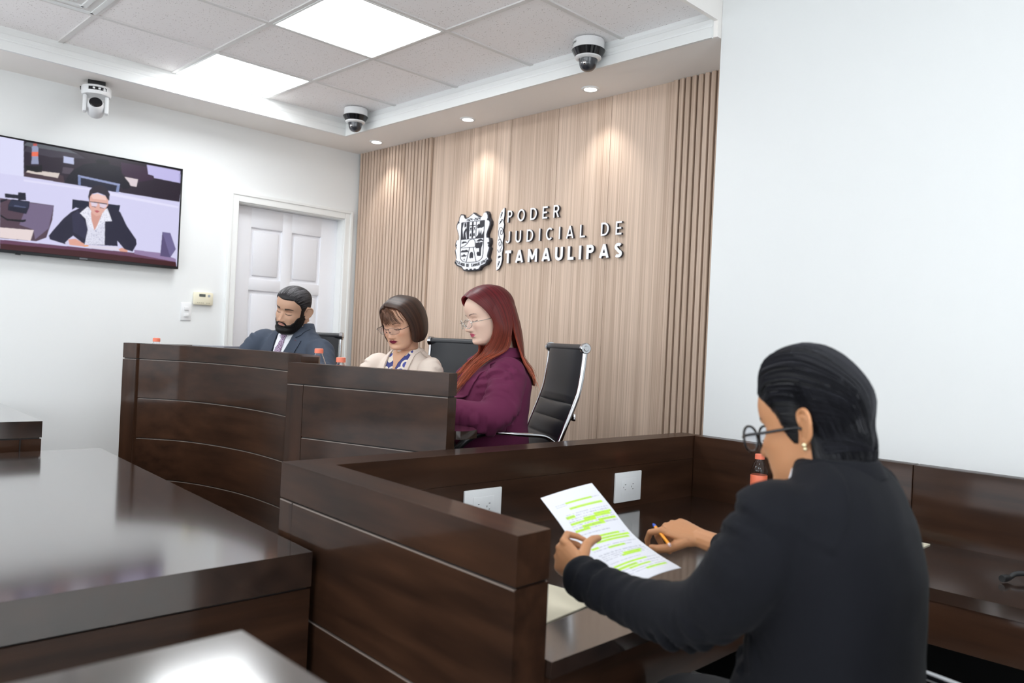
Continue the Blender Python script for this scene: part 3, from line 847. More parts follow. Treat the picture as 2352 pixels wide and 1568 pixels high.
# counsel table, second table and near desk
def desk(name, label, poly, zt, band, panels_z, stile=0.0):
    t = thing(name, label, 'table')
    prism('tabletop', poly, zt-band, zt, M_WTOP, t, bev=0.004)
    c = np.mean(np.array(poly), axis=0)
    ins = [tuple(c+(np.array(p)-c)*0.99) for p in poly]
    prism('core', ins, 0.02, zt-band+0.001, M_SEAM, t)
    zs = [zt-band-0.006]+panels_z+[0.0]
    for z1, z0 in zip(zs[:-1], zs[1:]):
        prism('body', [tuple(c+(np.array(p)-c)*0.998) for p in poly], z0+0.005, z1, M_WY, t, bev=0.003)
    return t
t1 = desk('counsel_table', 'wide glossy dark table in the left foreground', [(-3.887, 1.256), (-1.818, 1.118), (-1.868, -0.45), (-3.935, -0.30)], 0.790, 0.090, [])
t2 = desk('side_table', 'dark wooden table against the wall at the far left edge', [(-3.985, 1.042), (-4.97, 1.078), (-5.02, -0.6), (-4.06, -0.6)], 0.910, 0.0735, [])
box('stile', (-3.9865, 0.955, 0.0), (-3.9835, 0.960, 0.910-0.0735), M_SEAM, t2)
t3 = desk('near_desk', 'blurred dark desk corner with a bright light reflection at the bottom edge', [(-0.893, 0.457), (-0.32, 0.452), (-0.35, -0.40), (-0.905, -0.40)], 1.000, 0.10, [0.6])

# ------------------------------------------------------------------ office chairs
def chair_profile():
    P = [(0.235, 0.455), (0.225, 0.485), (0.16, 0.492), (0.02, 0.478), (-0.10, 0.475), (-0.165, 0.495), (-0.200, 0.56), (-0.228, 0.66), (-0.262, 0.76), (-0.300, 0.86), (-0.322, 0.93), (-0.335, 1.02), (-0.342, 1.10)]
    return catmull(P, 10)
def make_chair(label, loc, rz, zf):
    t = thing('office_chair', label, 'chair', (loc[0], loc[1], zf), rz, None)
    P = chair_profile(); L = cumlen(P)
    T = np.gradient(P, axis=0); T /= np.linalg.norm(T, axis=1, keepdims=True); N2 = np.stack([T[:, 1], -T[:, 0]], 1)
    if N2[60][1] < 0: N2 = -N2
    def sheet(name, s0, s1):
        ss = np.linspace(s0, s1, max(12, int((s1-s0)/0.004))); nx = 12; w = 0.218
        V, F = [], []
        y = np.interp(ss, L, P[:, 0]); z = np.interp(ss, L, P[:, 1]); ny = np.interp(ss, L, N2[:, 0]); nz = np.interp(ss, L, N2[:, 1])
        tot = L[-1]; pitch = 0.078
        for i, s in enumerate(ss):
            d = s if s < tot-0.24 else None
            rb = abs(math.sin(PI*(tot-0.235-s)/pitch))**0.32 if s < tot-0.235 else min(1.0, ((s-(tot-0.235))/0.03))**0.5
            for k in range(nx+1):
                x = -w+2*w*k/nx; e = 1-abs(x/w)**6
                off = 0.003+0.016*rb*e
                V.append((x, y[i]+ny[i]*off, z[i]+nz[i]*off))
        nb = len(V)
        for i in range(len(ss)):
            for k in range(nx+1):
                x = -w+2*w*k/nx; V.append((x, y[i]-ny[i]*0.006, z[i]-nz[i]*0.006))
        R = nx+1
        for i in range(len(ss)-1):
            for k in range(nx):
                a = i*R+k; F.append((a, a+1, a+R+1, a+R)); b = nb+a; F.append((b, b+R, b+R+1, b+1))
            F.append((i*R, i*R+R, nb+i*R+R, nb+i*R)); F.append((i*R+nx, nb+i*R+nx, nb+i*R+R+nx, i*R+R+nx))
        m_ = len(ss)-1
        for k in range(nx):
            F.append((k, nb+k, nb+k+1, k+1)); F.append((m_*R+k, m_*R+k+1, nb+m_*R+k+1, nb+m_*R+k))
        o = mesh(name, V, F, M_LEATHER, t, smooth=50)
        return o
    j = L[np.argmin(np.abs(P[:, 0]+0.165)+np.abs(P[:, 1]-0.495))]
    sheet('seat', 0.0, j); sheet('backrest', j+0.004, L[-1])
    tube('headroll', [(-0.222, -0.345, 1.108), (0.222, -0.345, 1.108)], 0.017, M_LEATHER, t, 16)
    for s in (-1, 1):
        f = tube('side_frame', [(s*0.229, p[0]-0.004, p[1]) for p in P[4:]], 0.0115, M_CHROME, t, 10, flat=(1.0, 0.75))
        V, F = latheVF([(0.0, 0.012), (0.010, 0.012), (0.012, 0.009), (0.020, 0.009), (0.023, 0.006), (0.023, -0.012), (0, -0.012)], 24)
        c = mesh('end_cap', V, F, M_CHROME, t, smooth=40); c.location = (s*0.232, -0.345, 1.108); c.rotation_euler = (0, s*PI/2, 0)
        A = catmull([(s*0.229, -0.240, 0.690), (s*0.238, -0.215, 0.715), (s*0.248, -0.17, 0.738), (s*0.264, -0.08, 0.745), (s*0.264, 0.05, 0.752), (s*0.264, 0.12, 0.742), (s*0.264, 0.18, 0.700), (s*0.250, 0.22, 0.625), (s*0.246, 0.240, 0.55), (s*0.232, 0.235, 0.485)], 6)
        a = tube('armrest', A, 0.011, M_CHROME, t, 10, flat=(1.0, 0.8))
        tube('arm_pad', A[25:46], 0.0175, M_BLACK, a, 10, flat=(1.1, 0.8))
    box('back_bracket', (-0.225, -0.318, 0.80), (0.225, -0.308, 0.83), M_CHROME, t, bev=0.002)
    box('mechanism', (-0.10, -0.12, 0.40), (0.10, 0.12, 0.462), M_BLACK, t, bev=0.01)
    lathe('gas_lift', [(0.0, 0.10), (0.028, 0.10), (0.028, 0.26), (0.016, 0.26), (0.016, 0.40), (0, 0.40)], M_CHROME, t, 20)
    for k in range(5):
        a = 2*PI*k/5+0.3
        lg = tube('leg', [(0.02*math.cos(a), 0.02*math.sin(a), 0.115), (0.14*math.cos(a), 0.14*math.sin(a), 0.10), (0.235*math.cos(a), 0.235*math.sin(a), 0.075)], [0.02, 0.017, 0.013], M_CHROME, t, 8)
        V, F = latheVF([(0.0, -0.018), (0.020, -0.018), (0.025, -0.012), (0.025, 0.012), (0.020, 0.018), (0, 0.018)], 16)
        w_ = mesh('caster', V, F, M_BLACK, lg, smooth=40); w_.location = (0.235*math.cos(a), 0.235*math.sin(a), 0.0255); w_.rotation_euler = (PI/2, 0, a)
    return t
def head(deg): return math.radians(deg-90)       # facing direction (degrees from +x) to z rotation
CH_R = make_chair('black ribbed office chair behind the red haired woman, its back standing clear of her', (-2.521, 2.398), head(241), FLOOR_J)
CH_C = dup(CH_R, (-2.84, 2.32, FLOOR_J), head(288), 'black ribbed office chair behind the woman in the cream jacket')
CH_M = dup(CH_R, (-4.02, 2.26, FLOOR_J), head(318), 'black ribbed office chair behind the bearded man')
CH_W = dup(CH_R, (-0.50, 1.42, 0.0), head(178), 'black office chair under the witness, chrome arm at the bottom edge')

# ------------------------------------------------------------------ television with its picture
TVP = [((214, 212, 244), [(0.095, 1.059), (1.043, 1.131), (1.077, -0.103), (0.126, -0.249)]),
 ((222, 222, 250), [(0.097, 0.996), (0.200, 0.987), (0.208, 0.687), (0.104, 0.681)]),
 ((40, 30, 46), [(0.200, 1.003), (1.004, 1.019), (0.992, 0.677), (0.208, 0.687)]),
 ((92, 96, 104), [(0.217, 0.993), (0.404, 0.995), (0.452, 0.970), (0.258, 0.954), (0.201, 0.960)]),
 ((62, 56, 70), [(0.217, 0.955), (0.452, 0.970), (0.488, 0.940), (0.327, 0.896), (0.202, 0.907)]),
 ((58, 36, 62), [(0.665, 0.966), (0.808, 0.966), (0.844, 0.858), (0.734, 0.788), (0.674, 0.864)]),
 ((196, 190, 236), [(0.802, 0.988), (0.989, 0.987), (0.990, 0.867), (0.845, 0.873), (0.841, 0.893), (0.812, 0.898)]),
 ((190, 196, 228), [(0.384, 0.926), (0.433, 0.926), (0.434, 0.868), (0.385, 0.867)]),
 ((80, 70, 84), [(0.383, 0.828), (0.434, 0.832), (0.431, 0.774), (0.381, 0.770)]),
 ((70, 52, 62), [(0.207, 0.725), (0.280, 0.765), (0.387, 0.749), (0.395, 0.685), (0.208, 0.687)]),
 ((218, 206, 200), [(0.226, 0.752), (0.369, 0.766), (0.362, 0.721), (0.218, 0.726)]),
 ((18, 16, 24), [(0.213, 0.786), (0.262, 0.792), (0.287, 0.816), (0.289, 0.751), (0.264, 0.741), (0.217, 0.747)]),
 ((150, 156, 186), [(0.238, 0.957), (0.244, 0.974), (0.259, 0.979), (0.267, 0.960), (0.268, 0.875), (0.272, 0.817), (0.239, 0.806), (0.240, 0.866)]),
 ((238, 112, 84), [(0.239, 0.914), (0.267, 0.924), (0.268, 0.885), (0.239, 0.875)]),
 ((190, 84, 76), [(0.243, 0.989), (0.260, 0.995), (0.260, 0.975), (0.244, 0.969)]),
 ((222, 208, 214), [(0.688, 0.835), (0.759, 0.832), (0.753, 0.759), (0.722, 0.759)]),
 ((22, 20, 36), [(0.392, 0.684), (0.410, 0.757), (0.432, 0.814), (0.483, 0.887), (0.543, 0.919), (0.548, 0.961), (0.603, 0.966), (0.602, 0.927), (0.663, 0.919), (0.675, 0.852), (0.715, 0.783), (0.722, 0.738), (0.684, 0.713), (0.665, 0.744), (0.457, 0.777), (0.459, 0.693)]),
 ((20, 20, 30), [(0.533, 0.944), (0.613, 0.948), (0.601, 0.921), (0.549, 0.913)]),
 ((34, 36, 56), [(0.463, 0.760), (0.665, 0.737), (0.660, 0.675), (0.471, 0.685)]),
 ((150, 160, 200), [(0.456, 0.779), (0.667, 0.759), (0.665, 0.739), (0.457, 0.761)]),
 ((120, 134, 176), [(0.457, 0.771), (0.470, 0.769), (0.471, 0.685), (0.459, 0.691)]),
 ((130, 144, 186), [(0.652, 0.740), (0.666, 0.744), (0.661, 0.675), (0.647, 0.678)]),
 ((226, 224, 250), [(0.208, 0.660), (0.519, 0.671), (0.519, 0.655), (0.209, 0.643)]),
 ((228, 226, 252), [(0.617, 0.666), (0.989, 0.633), (0.988, 0.613), (0.617, 0.637)]),
 ((84, 64, 78), [(0.109, 0.470), (0.141, 0.468), (0.350, 0.470), (0.346, 0.338), (0.322, 0.172), (0.278, 0.130), (0.117, 0.122)]),
 ((118, 104, 134), [(0.232, 0.462), (0.349, 0.467), (0.331, 0.257), (0.272, 0.145), (0.262, 0.230), (0.199, 0.258)]),
 ((30, 30, 50), [(0.146, 0.417), (0.159, 0.472), (0.240, 0.475), (0.238, 0.420), (0.227, 0.360), (0.146, 0.372)]),
 ((44, 48, 72), [(0.157, 0.462), (0.237, 0.468), (0.232, 0.412), (0.149, 0.407)]),
 ((84, 90, 120), [(0.174, 0.424), (0.225, 0.423), (0.222, 0.413), (0.171, 0.413)]),
 ((28, 28, 46), [(0.129, 0.514), (0.187, 0.518), (0.187, 0.541), (0.220, 0.545), (0.224, 0.481), (0.188, 0.471), (0.188, 0.484), (0.132, 0.479)]),
 ((26, 24, 40), [(0.110, 0.449), (0.141, 0.474), (0.141, 0.458), (0.110, 0.426)]),
 ((20, 18, 28), [(0.112, 0.331), (0.145, 0.297), (0.214, 0.305), (0.226, 0.313), (0.226, 0.295), (0.214, 0.284), (0.145, 0.282), (0.113, 0.314)]),
 ((232, 216, 216), [(0.115, 0.215), (0.264, 0.226), (0.252, 0.130), (0.117, 0.126)]),
 ((30, 34, 56), [(0.436, 0.549), (0.673, 0.557), (0.668, 0.500), (0.647, 0.459), (0.452, 0.477), (0.435, 0.450)]),
 ((38, 36, 58), [(0.333, 0.191), (0.354, 0.251), (0.397, 0.362), (0.433, 0.433), (0.476, 0.483), (0.633, 0.525), (0.674, 0.496), (0.712, 0.370), (0.764, 0.252), (0.768, 0.206), (0.748, 0.131), (0.705, 0.146), (0.666, 0.219), (0.670, 0.168), (0.502, 0.150), (0.447, 0.217), (0.424, 0.178), (0.414, 0.131), (0.339, 0.160)]),
 ((50, 48, 74), [(0.436, 0.406), (0.464, 0.458), (0.516, 0.312), (0.507, 0.196), (0.446, 0.251)]),
 ((224, 224, 240), [(0.501, 0.400), (0.540, 0.306), (0.599, 0.401), (0.603, 0.166), (0.504, 0.150), (0.516, 0.289)]),
 ((238, 238, 250), [(0.474, 0.432), (0.511, 0.504), (0.527, 0.474), (0.549, 0.297), (0.521, 0.325), (0.502, 0.388)]),
 ((238, 238, 250), [(0.635, 0.396), (0.608, 0.512), (0.590, 0.491), (0.552, 0.292), (0.581, 0.362), (0.599, 0.387)]),
 ((214, 158, 146), [(0.527, 0.452), (0.585, 0.467), (0.563, 0.346), (0.549, 0.288), (0.532, 0.384)]),
 ((226, 176, 164), [(0.515, 0.608), (0.526, 0.622), (0.587, 0.628), (0.611, 0.612), (0.611, 0.543), (0.596, 0.493), (0.579, 0.442), (0.555, 0.424), (0.533, 0.448), (0.517, 0.506)]),
 ((242, 204, 196), [(0.523, 0.610), (0.556, 0.637), (0.599, 0.618), (0.601, 0.586), (0.533, 0.581)]),
 ((44, 38, 52), [(0.510, 0.595), (0.516, 0.654), (0.533, 0.699), (0.566, 0.720), (0.597, 0.706), (0.617, 0.649), (0.615, 0.584), (0.606, 0.599), (0.593, 0.630), (0.556, 0.645), (0.529, 0.625), (0.519, 0.595), (0.518, 0.540)]),
 ((226, 210, 226), [(0.523, 0.549), (0.556, 0.548), (0.559, 0.529), (0.550, 0.512), (0.530, 0.514)]),
 ((226, 210, 226), [(0.567, 0.547), (0.605, 0.550), (0.604, 0.525), (0.590, 0.509), (0.571, 0.516)]),
 ((40, 40, 60), [(0.519, 0.554), (0.607, 0.556), (0.607, 0.548), (0.519, 0.546)]),
 ((60, 60, 84), [(0.530, 0.512), (0.552, 0.510), (0.552, 0.505), (0.530, 0.507)]),
 ((60, 60, 84), [(0.570, 0.512), (0.591, 0.507), (0.591, 0.503), (0.570, 0.506)]),
 ((188, 96, 104), [(0.543, 0.472), (0.557, 0.480), (0.571, 0.472), (0.557, 0.455)]),
 ((226, 166, 150), [(0.424, 0.178), (0.459, 0.192), (0.502, 0.155), (0.506, 0.128), (0.432, 0.129)]),
 ((210, 206, 230), [(0.411, 0.147), (0.422, 0.172), (0.428, 0.134), (0.412, 0.126)]),
 ((240, 160, 60), [(0.502, 0.141), (0.523, 0.147), (0.525, 0.136), (0.502, 0.127)]),
 ((222, 216, 232), [(0.526, 0.149), (0.673, 0.160), (0.677, 0.126), (0.520, 0.122)]),
 ((222, 164, 146), [(0.675, 0.140), (0.692, 0.157), (0.724, 0.135), (0.719, 0.120), (0.681, 0.122)]),
 ((104, 66, 92), [(0.118, 0.111), (0.334, 0.114), (0.509, 0.117), (0.764, 0.122), (0.987, 0.078), (0.988, 0.068), (0.118, 0.074)]),
 ((150, 128, 168), [(0.757, 0.150), (0.896, 0.148), (0.987, 0.105), (0.988, 0.074), (0.758, 0.111)]),
 ((66, 28, 34), [(0.118, 0.077), (0.509, 0.089), (0.988, 0.074), (0.995, 0.008), (0.120, 0.006)]),
 ((112, 104, 148), [(0.904, 0.358), (0.949, 0.356), (0.984, 0.202), (0.955, 0.113), (0.898, 0.117)]),
 ((92, 82, 122), [(0.904, 0.356), (0.955, 0.117), (0.898, 0.117)]),
 ((176, 172, 218), [(0.980, 0.962), (0.992, 0.953), (0.991, 0.867), (0.986, 0.866)])]

def inside(P, U, V):
    P = np.array(P); c = np.zeros(U.shape, bool); n = len(P); j = n-1
    for i in range(n):
        xi, yi = P[i]; xj, yj = P[j]
        if yi != yj:
            c ^= ((yi > V) != (yj > V)) & (U < (xj-xi)*(V-yi)/(yj-yi)+xi)
        j = i
    return c
def television():
    t = thing('television', 'wall mounted flat television showing a woman in a dark blazer', 'television', (XL, 1.522, 2.050))
    hy, hz = 0.561, 0.3225
    bm = bmesh.new()
    addbox(bm, (0.020, -hy, -hz), (0.050, hy, hz), 0.004, 2); addbox(bm, (0.001, -0.30, -0.20), (0.020, 0.30, 0.20))
    bobj('housing', bm, M_BLACK, t, smooth=30)
    bm = bmesh.new(); w = 0.008
    addbox(bm, (0.050, -hy, -hz), (0.055, hy, -hz+0.016), 0.001, 1); addbox(bm, (0.050, -hy, hz-w), (0.055, hy, hz), 0.001, 1)
    addbox(bm, (0.050, -hy, -hz+0.016), (0.055, -hy+w, hz-w), 0.001, 1); addbox(bm, (0.050, hy-w, -hz+0.016), (0.055, hy, hz-w), 0.001, 1)
    bobj('bezel', bm, M_BLACKG, t)
    box('badge', (0.0549, -0.022, -hz+0.003), (0.0557, 0.022, -hz+0.012), mat('grey_badge_metal', srgb(96, 98, 104), 0.3), t)
    box('sensor', (0.040, -0.35, -hz-0.006), (0.053, -0.325, -hz+0.001), M_BLACK, t)
    # the picture: a fine mesh whose colours glow
    nu, nv = 400, 230
    y0, y1, z0, z1 = 0.962+w, 2.082-w, 1.7285+0.016, 2.3715-w
    yy = np.linspace(y0, y1, nu*2); zz = np.linspace(z0, z1, nv*2)
    Y, Z = np.meshgrid(yy, zz)
    U = (Y-0.962)/1.118; Vv = (Z-1.726)/0.639
    col = np.zeros((nv*2, nu*2, 3)); col[:] = srgb(214, 212, 244)[:3]
    cloth = np.zeros(U.shape, bool)
    for c, P in TVP:
        q = inside(P, U, Vv); col[q] = srgb(*c)[:3]; cloth[q] = c in ((224, 224, 240), (238, 238, 250))
    dots = (rng.random((nv, nu)) > 0.90).repeat(2, 0).repeat(2, 1)
    col[dots & cloth] = srgb(160, 160, 188)[:3]
    k = col
    for _ in range(3):
        p = np.pad(k, ((1, 1), (1, 1), (0, 0)), mode='edge'); k = (p[1:-1, 1:-1]*2+p[:-2, 1:-1]+p[2:, 1:-1]+p[1:-1, :-2]+p[1:-1, 2:])/6
    k = (k[::2, ::2]+k[1::2, ::2]+k[::2, 1::2]+k[1::2, 1::2])/4
    Y, Z = np.meshgrid(np.linspace(y0, y1, nu), np.linspace(z0, z1, nv))
    Vt = np.stack([np.full(Y.size, 0.0512), (Y-1.522).ravel(), (Z-2.050).ravel()], 1)
    idx = np.arange(nu*nv).reshape(nv, nu)
    F = np.stack([idx[:-1, :-1], idx[:-1, 1:], idx[1:, 1:], idx[1:, :-1]], -1).reshape(-1, 4)
    m = bpy.data.materials.new('screen_picture'); m.use_nodes = True
    N, L = m.node_tree.nodes, m.node_tree.links; N.clear()
    a = N.new('ShaderNodeVertexColor'); a.layer_name = 'col'
    e = N.new('ShaderNodeEmission'); e.inputs[1].default_value = 0.92
    gl = N.new('ShaderNodeBsdfGlossy'); gl.inputs[0].default_value = (0.03, 0.03, 0.03, 1); gl.inputs[1].default_value = 0.25
    ad = N.new('ShaderNodeAddShader'); o = N.new('ShaderNodeOutputMaterial')
    L.new(a.outputs['Color'], e.inputs[0]); L.new(e.outputs[0], ad.inputs[0]); L.new(gl.outputs[0], ad.inputs[1]); L.new(ad.outputs[0], o.inputs[0])
    mesh('screen', Vt, F, m, t, col=k.reshape(-1, 3))
television()

# ------------------------------------------------------------------ bottles
M_LABEL = mat('orange_label', srgb(250, 130, 96), 0.4)
def make_bottle(label, loc):
    t = thing('water_bottle', label, 'bottle', loc)
    pr = [(0.0, 0.004), (0.024, 0.0), (0.030, 0.004), (0.032, 0.012), (0.0305, 0.02), (0.032, 0.03), (0.0305, 0.04), (0.032, 0.05), (0.0305, 0.06), (0.032, 0.07), (0.0305, 0.08), (0.032, 0.09), (0.0325, 0.10), (0.0325, 0.150), (0.0315, 0.155), (0.033, 0.162), (0.030, 0.175), (0.022, 0.196), (0.0165, 0.206), (0.0155, 0.214), (0.0155, 0.220)]
    inner = [(max(r-0.0011, 0), z+(0.0012 if i < 2 else 0)) for i, (r, z) in enumerate(pr)][::-1]
    lathe('body', pr+inner, M_GLASS, t, 28)
    lathe('label_sleeve', [(0.0329, 0.100), (0.0331, 0.1005), (0.0331, 0.1495), (0.0329, 0.150), (0.0326, 0.150), (0.0326, 0.100), (0.0329, 0.100)], M_LABEL, t, 28)
    V, F = [], []
    n = 32
    prof = [(0.0175, 0.212), (0.0190, 0.2125), (0.0190, 0.228), (0.0185, 0.231), (0.015, 0.2325), (0.0, 0.2325)]
    for r, z in prof:
        for k in range(2*n):
            a = PI*k/n; rr = r-(0.0005 if (k % 2 and 0.2126 < z+0.0002 < 0.2285) else 0)
            V.append((max(rr, 1e-5)*math.cos(a), max(rr, 1e-5)*math.sin(a), z))
    for i in range(len(prof)-1):
        for k in range(2*n):
            a, b = i*2*n+k, i*2*n+(k+1) % (2*n); F.append((a, b, b+2*n, a+2*n))
    mesh('cap', V, F, M_ORANGE, t, smooth=35)
    return t
b0 = make_bottle('water bottle with orange cap on the curved bench, behind its right tip', (-3.077, 1.876, 1.06))
dup(b0, (-2.744, 1.775, 1.035), None, 'water bottle with orange cap behind the straight bench, left of the cream jacket')
dup(b0, (-4.52+0.07, 1.70, 1.06), None, 'water bottle with orange cap at the far left end of the curved bench')
dup(b0, (-1.541, 2.972, 0.727), None, 'water bottle with orange label seen just beside the chin of the witness')

# ------------------------------------------------------------------ papers and small things on the desks
M_PAPER = mat('white_paper', srgb(244, 245, 250), 0.6)
M_MANILA = mat('manila_card', srgb(246, 238, 214), 0.6)
def slab(name, label, cat, P, z, th, m, lift=None):
    """a thin sheet lying on a desk"""
    bm = bmesh.new(); addprism(bm, P, z, z+th)
    return tag(bobj(name, bm, m), label, cat)
slab('manila_folder', 'cream manila folder on the witness desk under her left forearm', 'folder', [(-1.195, 1.300), (-1.225, 1.585), (-1.455, 1.560), (-1.425, 1.275)], 0.7275, 0.003, M_MANILA)
slab('paper_sheet', 'white sheet on the manila folder beside the rail end', 'paper', [(-1.30, 1.290), (-1.33, 1.50), (-1.60, 1.47), (-1.57, 1.270)], 0.7312, 0.0008, M_PAPER)
slab('manila_folder', 'cream folder lying lower behind the witness on the return desk', 'folder', [(-0.905, 2.995), (-0.905, 2.79), (-1.20, 2.75), (-1.21, 2.985)], 0.7275, 0.003, M_MANILA)
slab('manila_folder', 'cream folder with a turned up flap stacked on another behind the witness', 'folder', [(-0.985, 3.01), (-0.955, 2.80), (-1.23, 2.77), (-1.25, 3.0)], 0.7312, 0.004, M_MANILA)
# black cable end at the right edge
cb_ = thing('black_cable', 'black cable with a plug lying on the return desk at the right edge', 'cable', (-0.60, 2.70, 0.727))
K = catmull([(0.00, 0.0, 0.012), (0.015, 0.035, 0.022), (0.06, 0.075, 0.020), (0.14, 0.085, 0.009), (0.30, 0.06, 0.008), (0.5, 0.12, 0.008)], 8)
tube('cord', K, 0.0075, M_BLACK, cb_, 10)
tube('plug', [(0.0, 0.0, 0.012), (-0.006, -0.018, 0.013), (-0.010, -0.032, 0.013)], [0.0085, 0.011, 0.010], M_BLACK, cb_, 12)
slab('document_box', 'grey flat document box at the left end of the curved bench, beside a bottle', 'box', [(-4.22, 1.80), (-4.12, 1.93), (-4.20, 2.08), (-4.31, 1.97)], 1.061, 0.204, mat('grey_card', srgb(150, 150, 158), 0.6))
slab('paper_sheet', 'white papers in front of the bearded man on the curved bench', 'paper', [(-3.85, 1.925), (-3.45, 1.935), (-3.46, 2.03), (-3.84, 2.03)], 1.061, 0.010, M_PAPER)

# ------------------------------------------------------------------ people: tools
def npv(v): return np.array(v, float)
def unit(v): v = npv(v); return v/(np.linalg.norm(v)+1e-12)
def spl(x, xs, ys):
    xs = npv(xs); ys = npv(ys); m = np.gradient(ys, xs); x = np.clip(x, xs[0], xs[-1])
    i = np.clip(np.searchsorted(xs, x)-1, 0, len(xs)-2); h = xs[i+1]-xs[i]; t = (x-xs[i])/h
    return (2*t**3-3*t**2+1)*ys[i]+(t**3-2*t**2+t)*h*m[i]+(-2*t**3+3*t**2)*ys[i+1]+(t**3-t**2)*h*m[i+1]
def gs(x, s): return np.exp(-(x/s)**2)
def sst(x, a, b): t = np.clip((x-a)/(b-a), 0, 1); return t*t*(3-2*t)

class Shell:                         # collects closed surfaces that will be fused
    def __init__(s): s.V = []; s.F = []
    def add(s, V, F):
        b = len(s.V); s.V += [tuple(v) for v in V]; s.F += [tuple(i+b for i in f) for f in F]
    def tube(s, path, rad, sides=14, flat=None):
        path = npv(path); rad = np.broadcast_to(npv(rad), (len(path),))
        a = path[0]-unit(path[1]-path[0])*rad[0]*0.6; b = path[-1]+unit(path[-1]-path[-2])*rad[-1]*0.6
        P = np.vstack([a, path, b]); r = np.concatenate([[rad[0]*.5], rad, [rad[-1]*.5]])
        V, F = tubeVF(P, r, sides, True, flat); s.add(V, F)
    def ball(s, c, r, n=12):
        V, F = [], []
        r = npv(r)*np.ones(3)
        for i in range(n+1):
            ph = PI*i/n
            for k in range(2*n):
                a = PI*k/n; V.append(npv(c)+r*npv((max(math.sin(ph), 1e-3)*math.cos(a), max(math.sin(ph), 1e-3)*math.sin(a), math.cos(ph))))
        for i in range(n):
            for k in range(2*n):
                a, b = i*2*n+k, i*2*n+(k+1) % (2*n); F.append((a, a+2*n, b+2*n, b))
        F.append(tuple(range(2*n))); F.append(tuple(n*2*n+k for k in range(2*n))[::-1])
        s.add(V, F)
def remesh(sh, voxel, smooth=2):
    me = bpy.data.meshes.new('fuse'); me.from_pydata([tuple(map(float, v)) for v in sh.V], [], sh.F)
    bm = bmesh.new(); bm.from_mesh(me); bmesh.ops.recalc_face_normals(bm, faces=bm.faces); bm.to_mesh(me); bm.free()
    o = bpy.data.objects.new('fuse', me); C.objects.link(o)
    md = o.modifiers.new('r', 'REMESH'); md.mode = 'VOXEL'; md.voxel_size = voxel; md.adaptivity = 0
    bpy.context.view_layer.update()
    ev = o.evaluated_get(bpy.context.evaluated_depsgraph_get()); m2 = ev.to_mesh()
    n = len(m2.vertices); V = np.empty(n*3); m2.vertices.foreach_get('co', V); V = V.reshape(-1, 3)
    F = [tuple(p.vertices) for p in m2.polygons]
    ev.to_mesh_clear(); bpy.data.objects.remove(o); bpy.data.meshes.remove(me)
    E = np.array([(f[i], f[(i+1) % len(f)]) for f in F for i in range(len(f))])
    E = np.unique(np.sort(E, 1), axis=0)
    for _ in range(smooth): V = lap(V, E, 0.5)
    return V, F, E
def lap(V, E, w):
    S_ = np.zeros_like(V); c = np.zeros(len(V))
    np.add.at(S_, E[:, 0], V[E[:, 1]]); np.add.at(S_, E[:, 1], V[E[:, 0]])
    np.add.at(c, E[:, 0], 1); np.add.at(c, E[:, 1], 1)
    return V*(1-w)+w*S_/np.maximum(c, 1)[:, None]
def vnormals(V, F):
    F4 = np.array([f if len(f) == 4 else (f[0], f[1], f[2], f[2]) for f in F])
    n = np.cross(V[F4[:, 2]]-V[F4[:, 0]], V[F4[:, 3]]-V[F4[:, 1]])
    N = np.zeros_like(V)
    for k in range(4): np.add.at(N, F4[:, k], n)
    return N/(np.linalg.norm(N, axis=1, keepdims=True)+1e-12)
def bvh_of(V, F): return BVHTree.FromPolygons([Vector(v) for v in V], [tuple(int(i) for i in f) for f in F])
def noise3(P, f, seed=0):
    P = P*f
    return (np.sin(P[:, 0]*1.7+seed+1.3*np.sin(P[:, 1]*1.1+seed))+np.sin(P[:, 1]*1.9+2.1*seed+1.2*np.sin(P[:, 2]*1.3))+np.sin(P[:, 2]*1.6+0.7*seed+1.4*np.sin(P[:, 0]*0.9)))/3

class Frame:
    """person axes: x to the person's left, y forward, z up"""
    def __init__(s, o, heading):
        s.o = npv(o); a = math.radians(heading)
        s.f = npv((math.cos(a), math.sin(a), 0)); s.l = npv((-math.sin(a), math.cos(a), 0)); s.u = npv((0, 0, 1))
    def w(s, p): p = npv(p); return s.o+p[..., 0:1]*s.l+p[..., 1:2]*s.f+p[..., 2:3]*s.u
class HeadFrame:
    def __init__(s, c, yaw, pitch, roll, scale=1.0):
        # local x = person's left, y = face, z = crown; pitch>0 looks down; roll>0 leans to the person's left
        fr = Frame(c, yaw); p = math.radians(pitch); r = math.radians(roll)
        f = fr.f*math.cos(p)-fr.u*math.sin(p); u = fr.u*math.cos(p)+fr.f*math.sin(p)
        l = fr.l*math.cos(r)-u*math.sin(r); u2 = u*math.cos(r)+fr.l*math.sin(r)
        s.c = npv(c); s.M = np.stack([l, f, u2])*scale; s.k = scale
    def w(s, P): return s.c+npv(P)@s.M
    def loc(s, P): return (npv(P)-s.c)@(s.M.T)/s.k**2

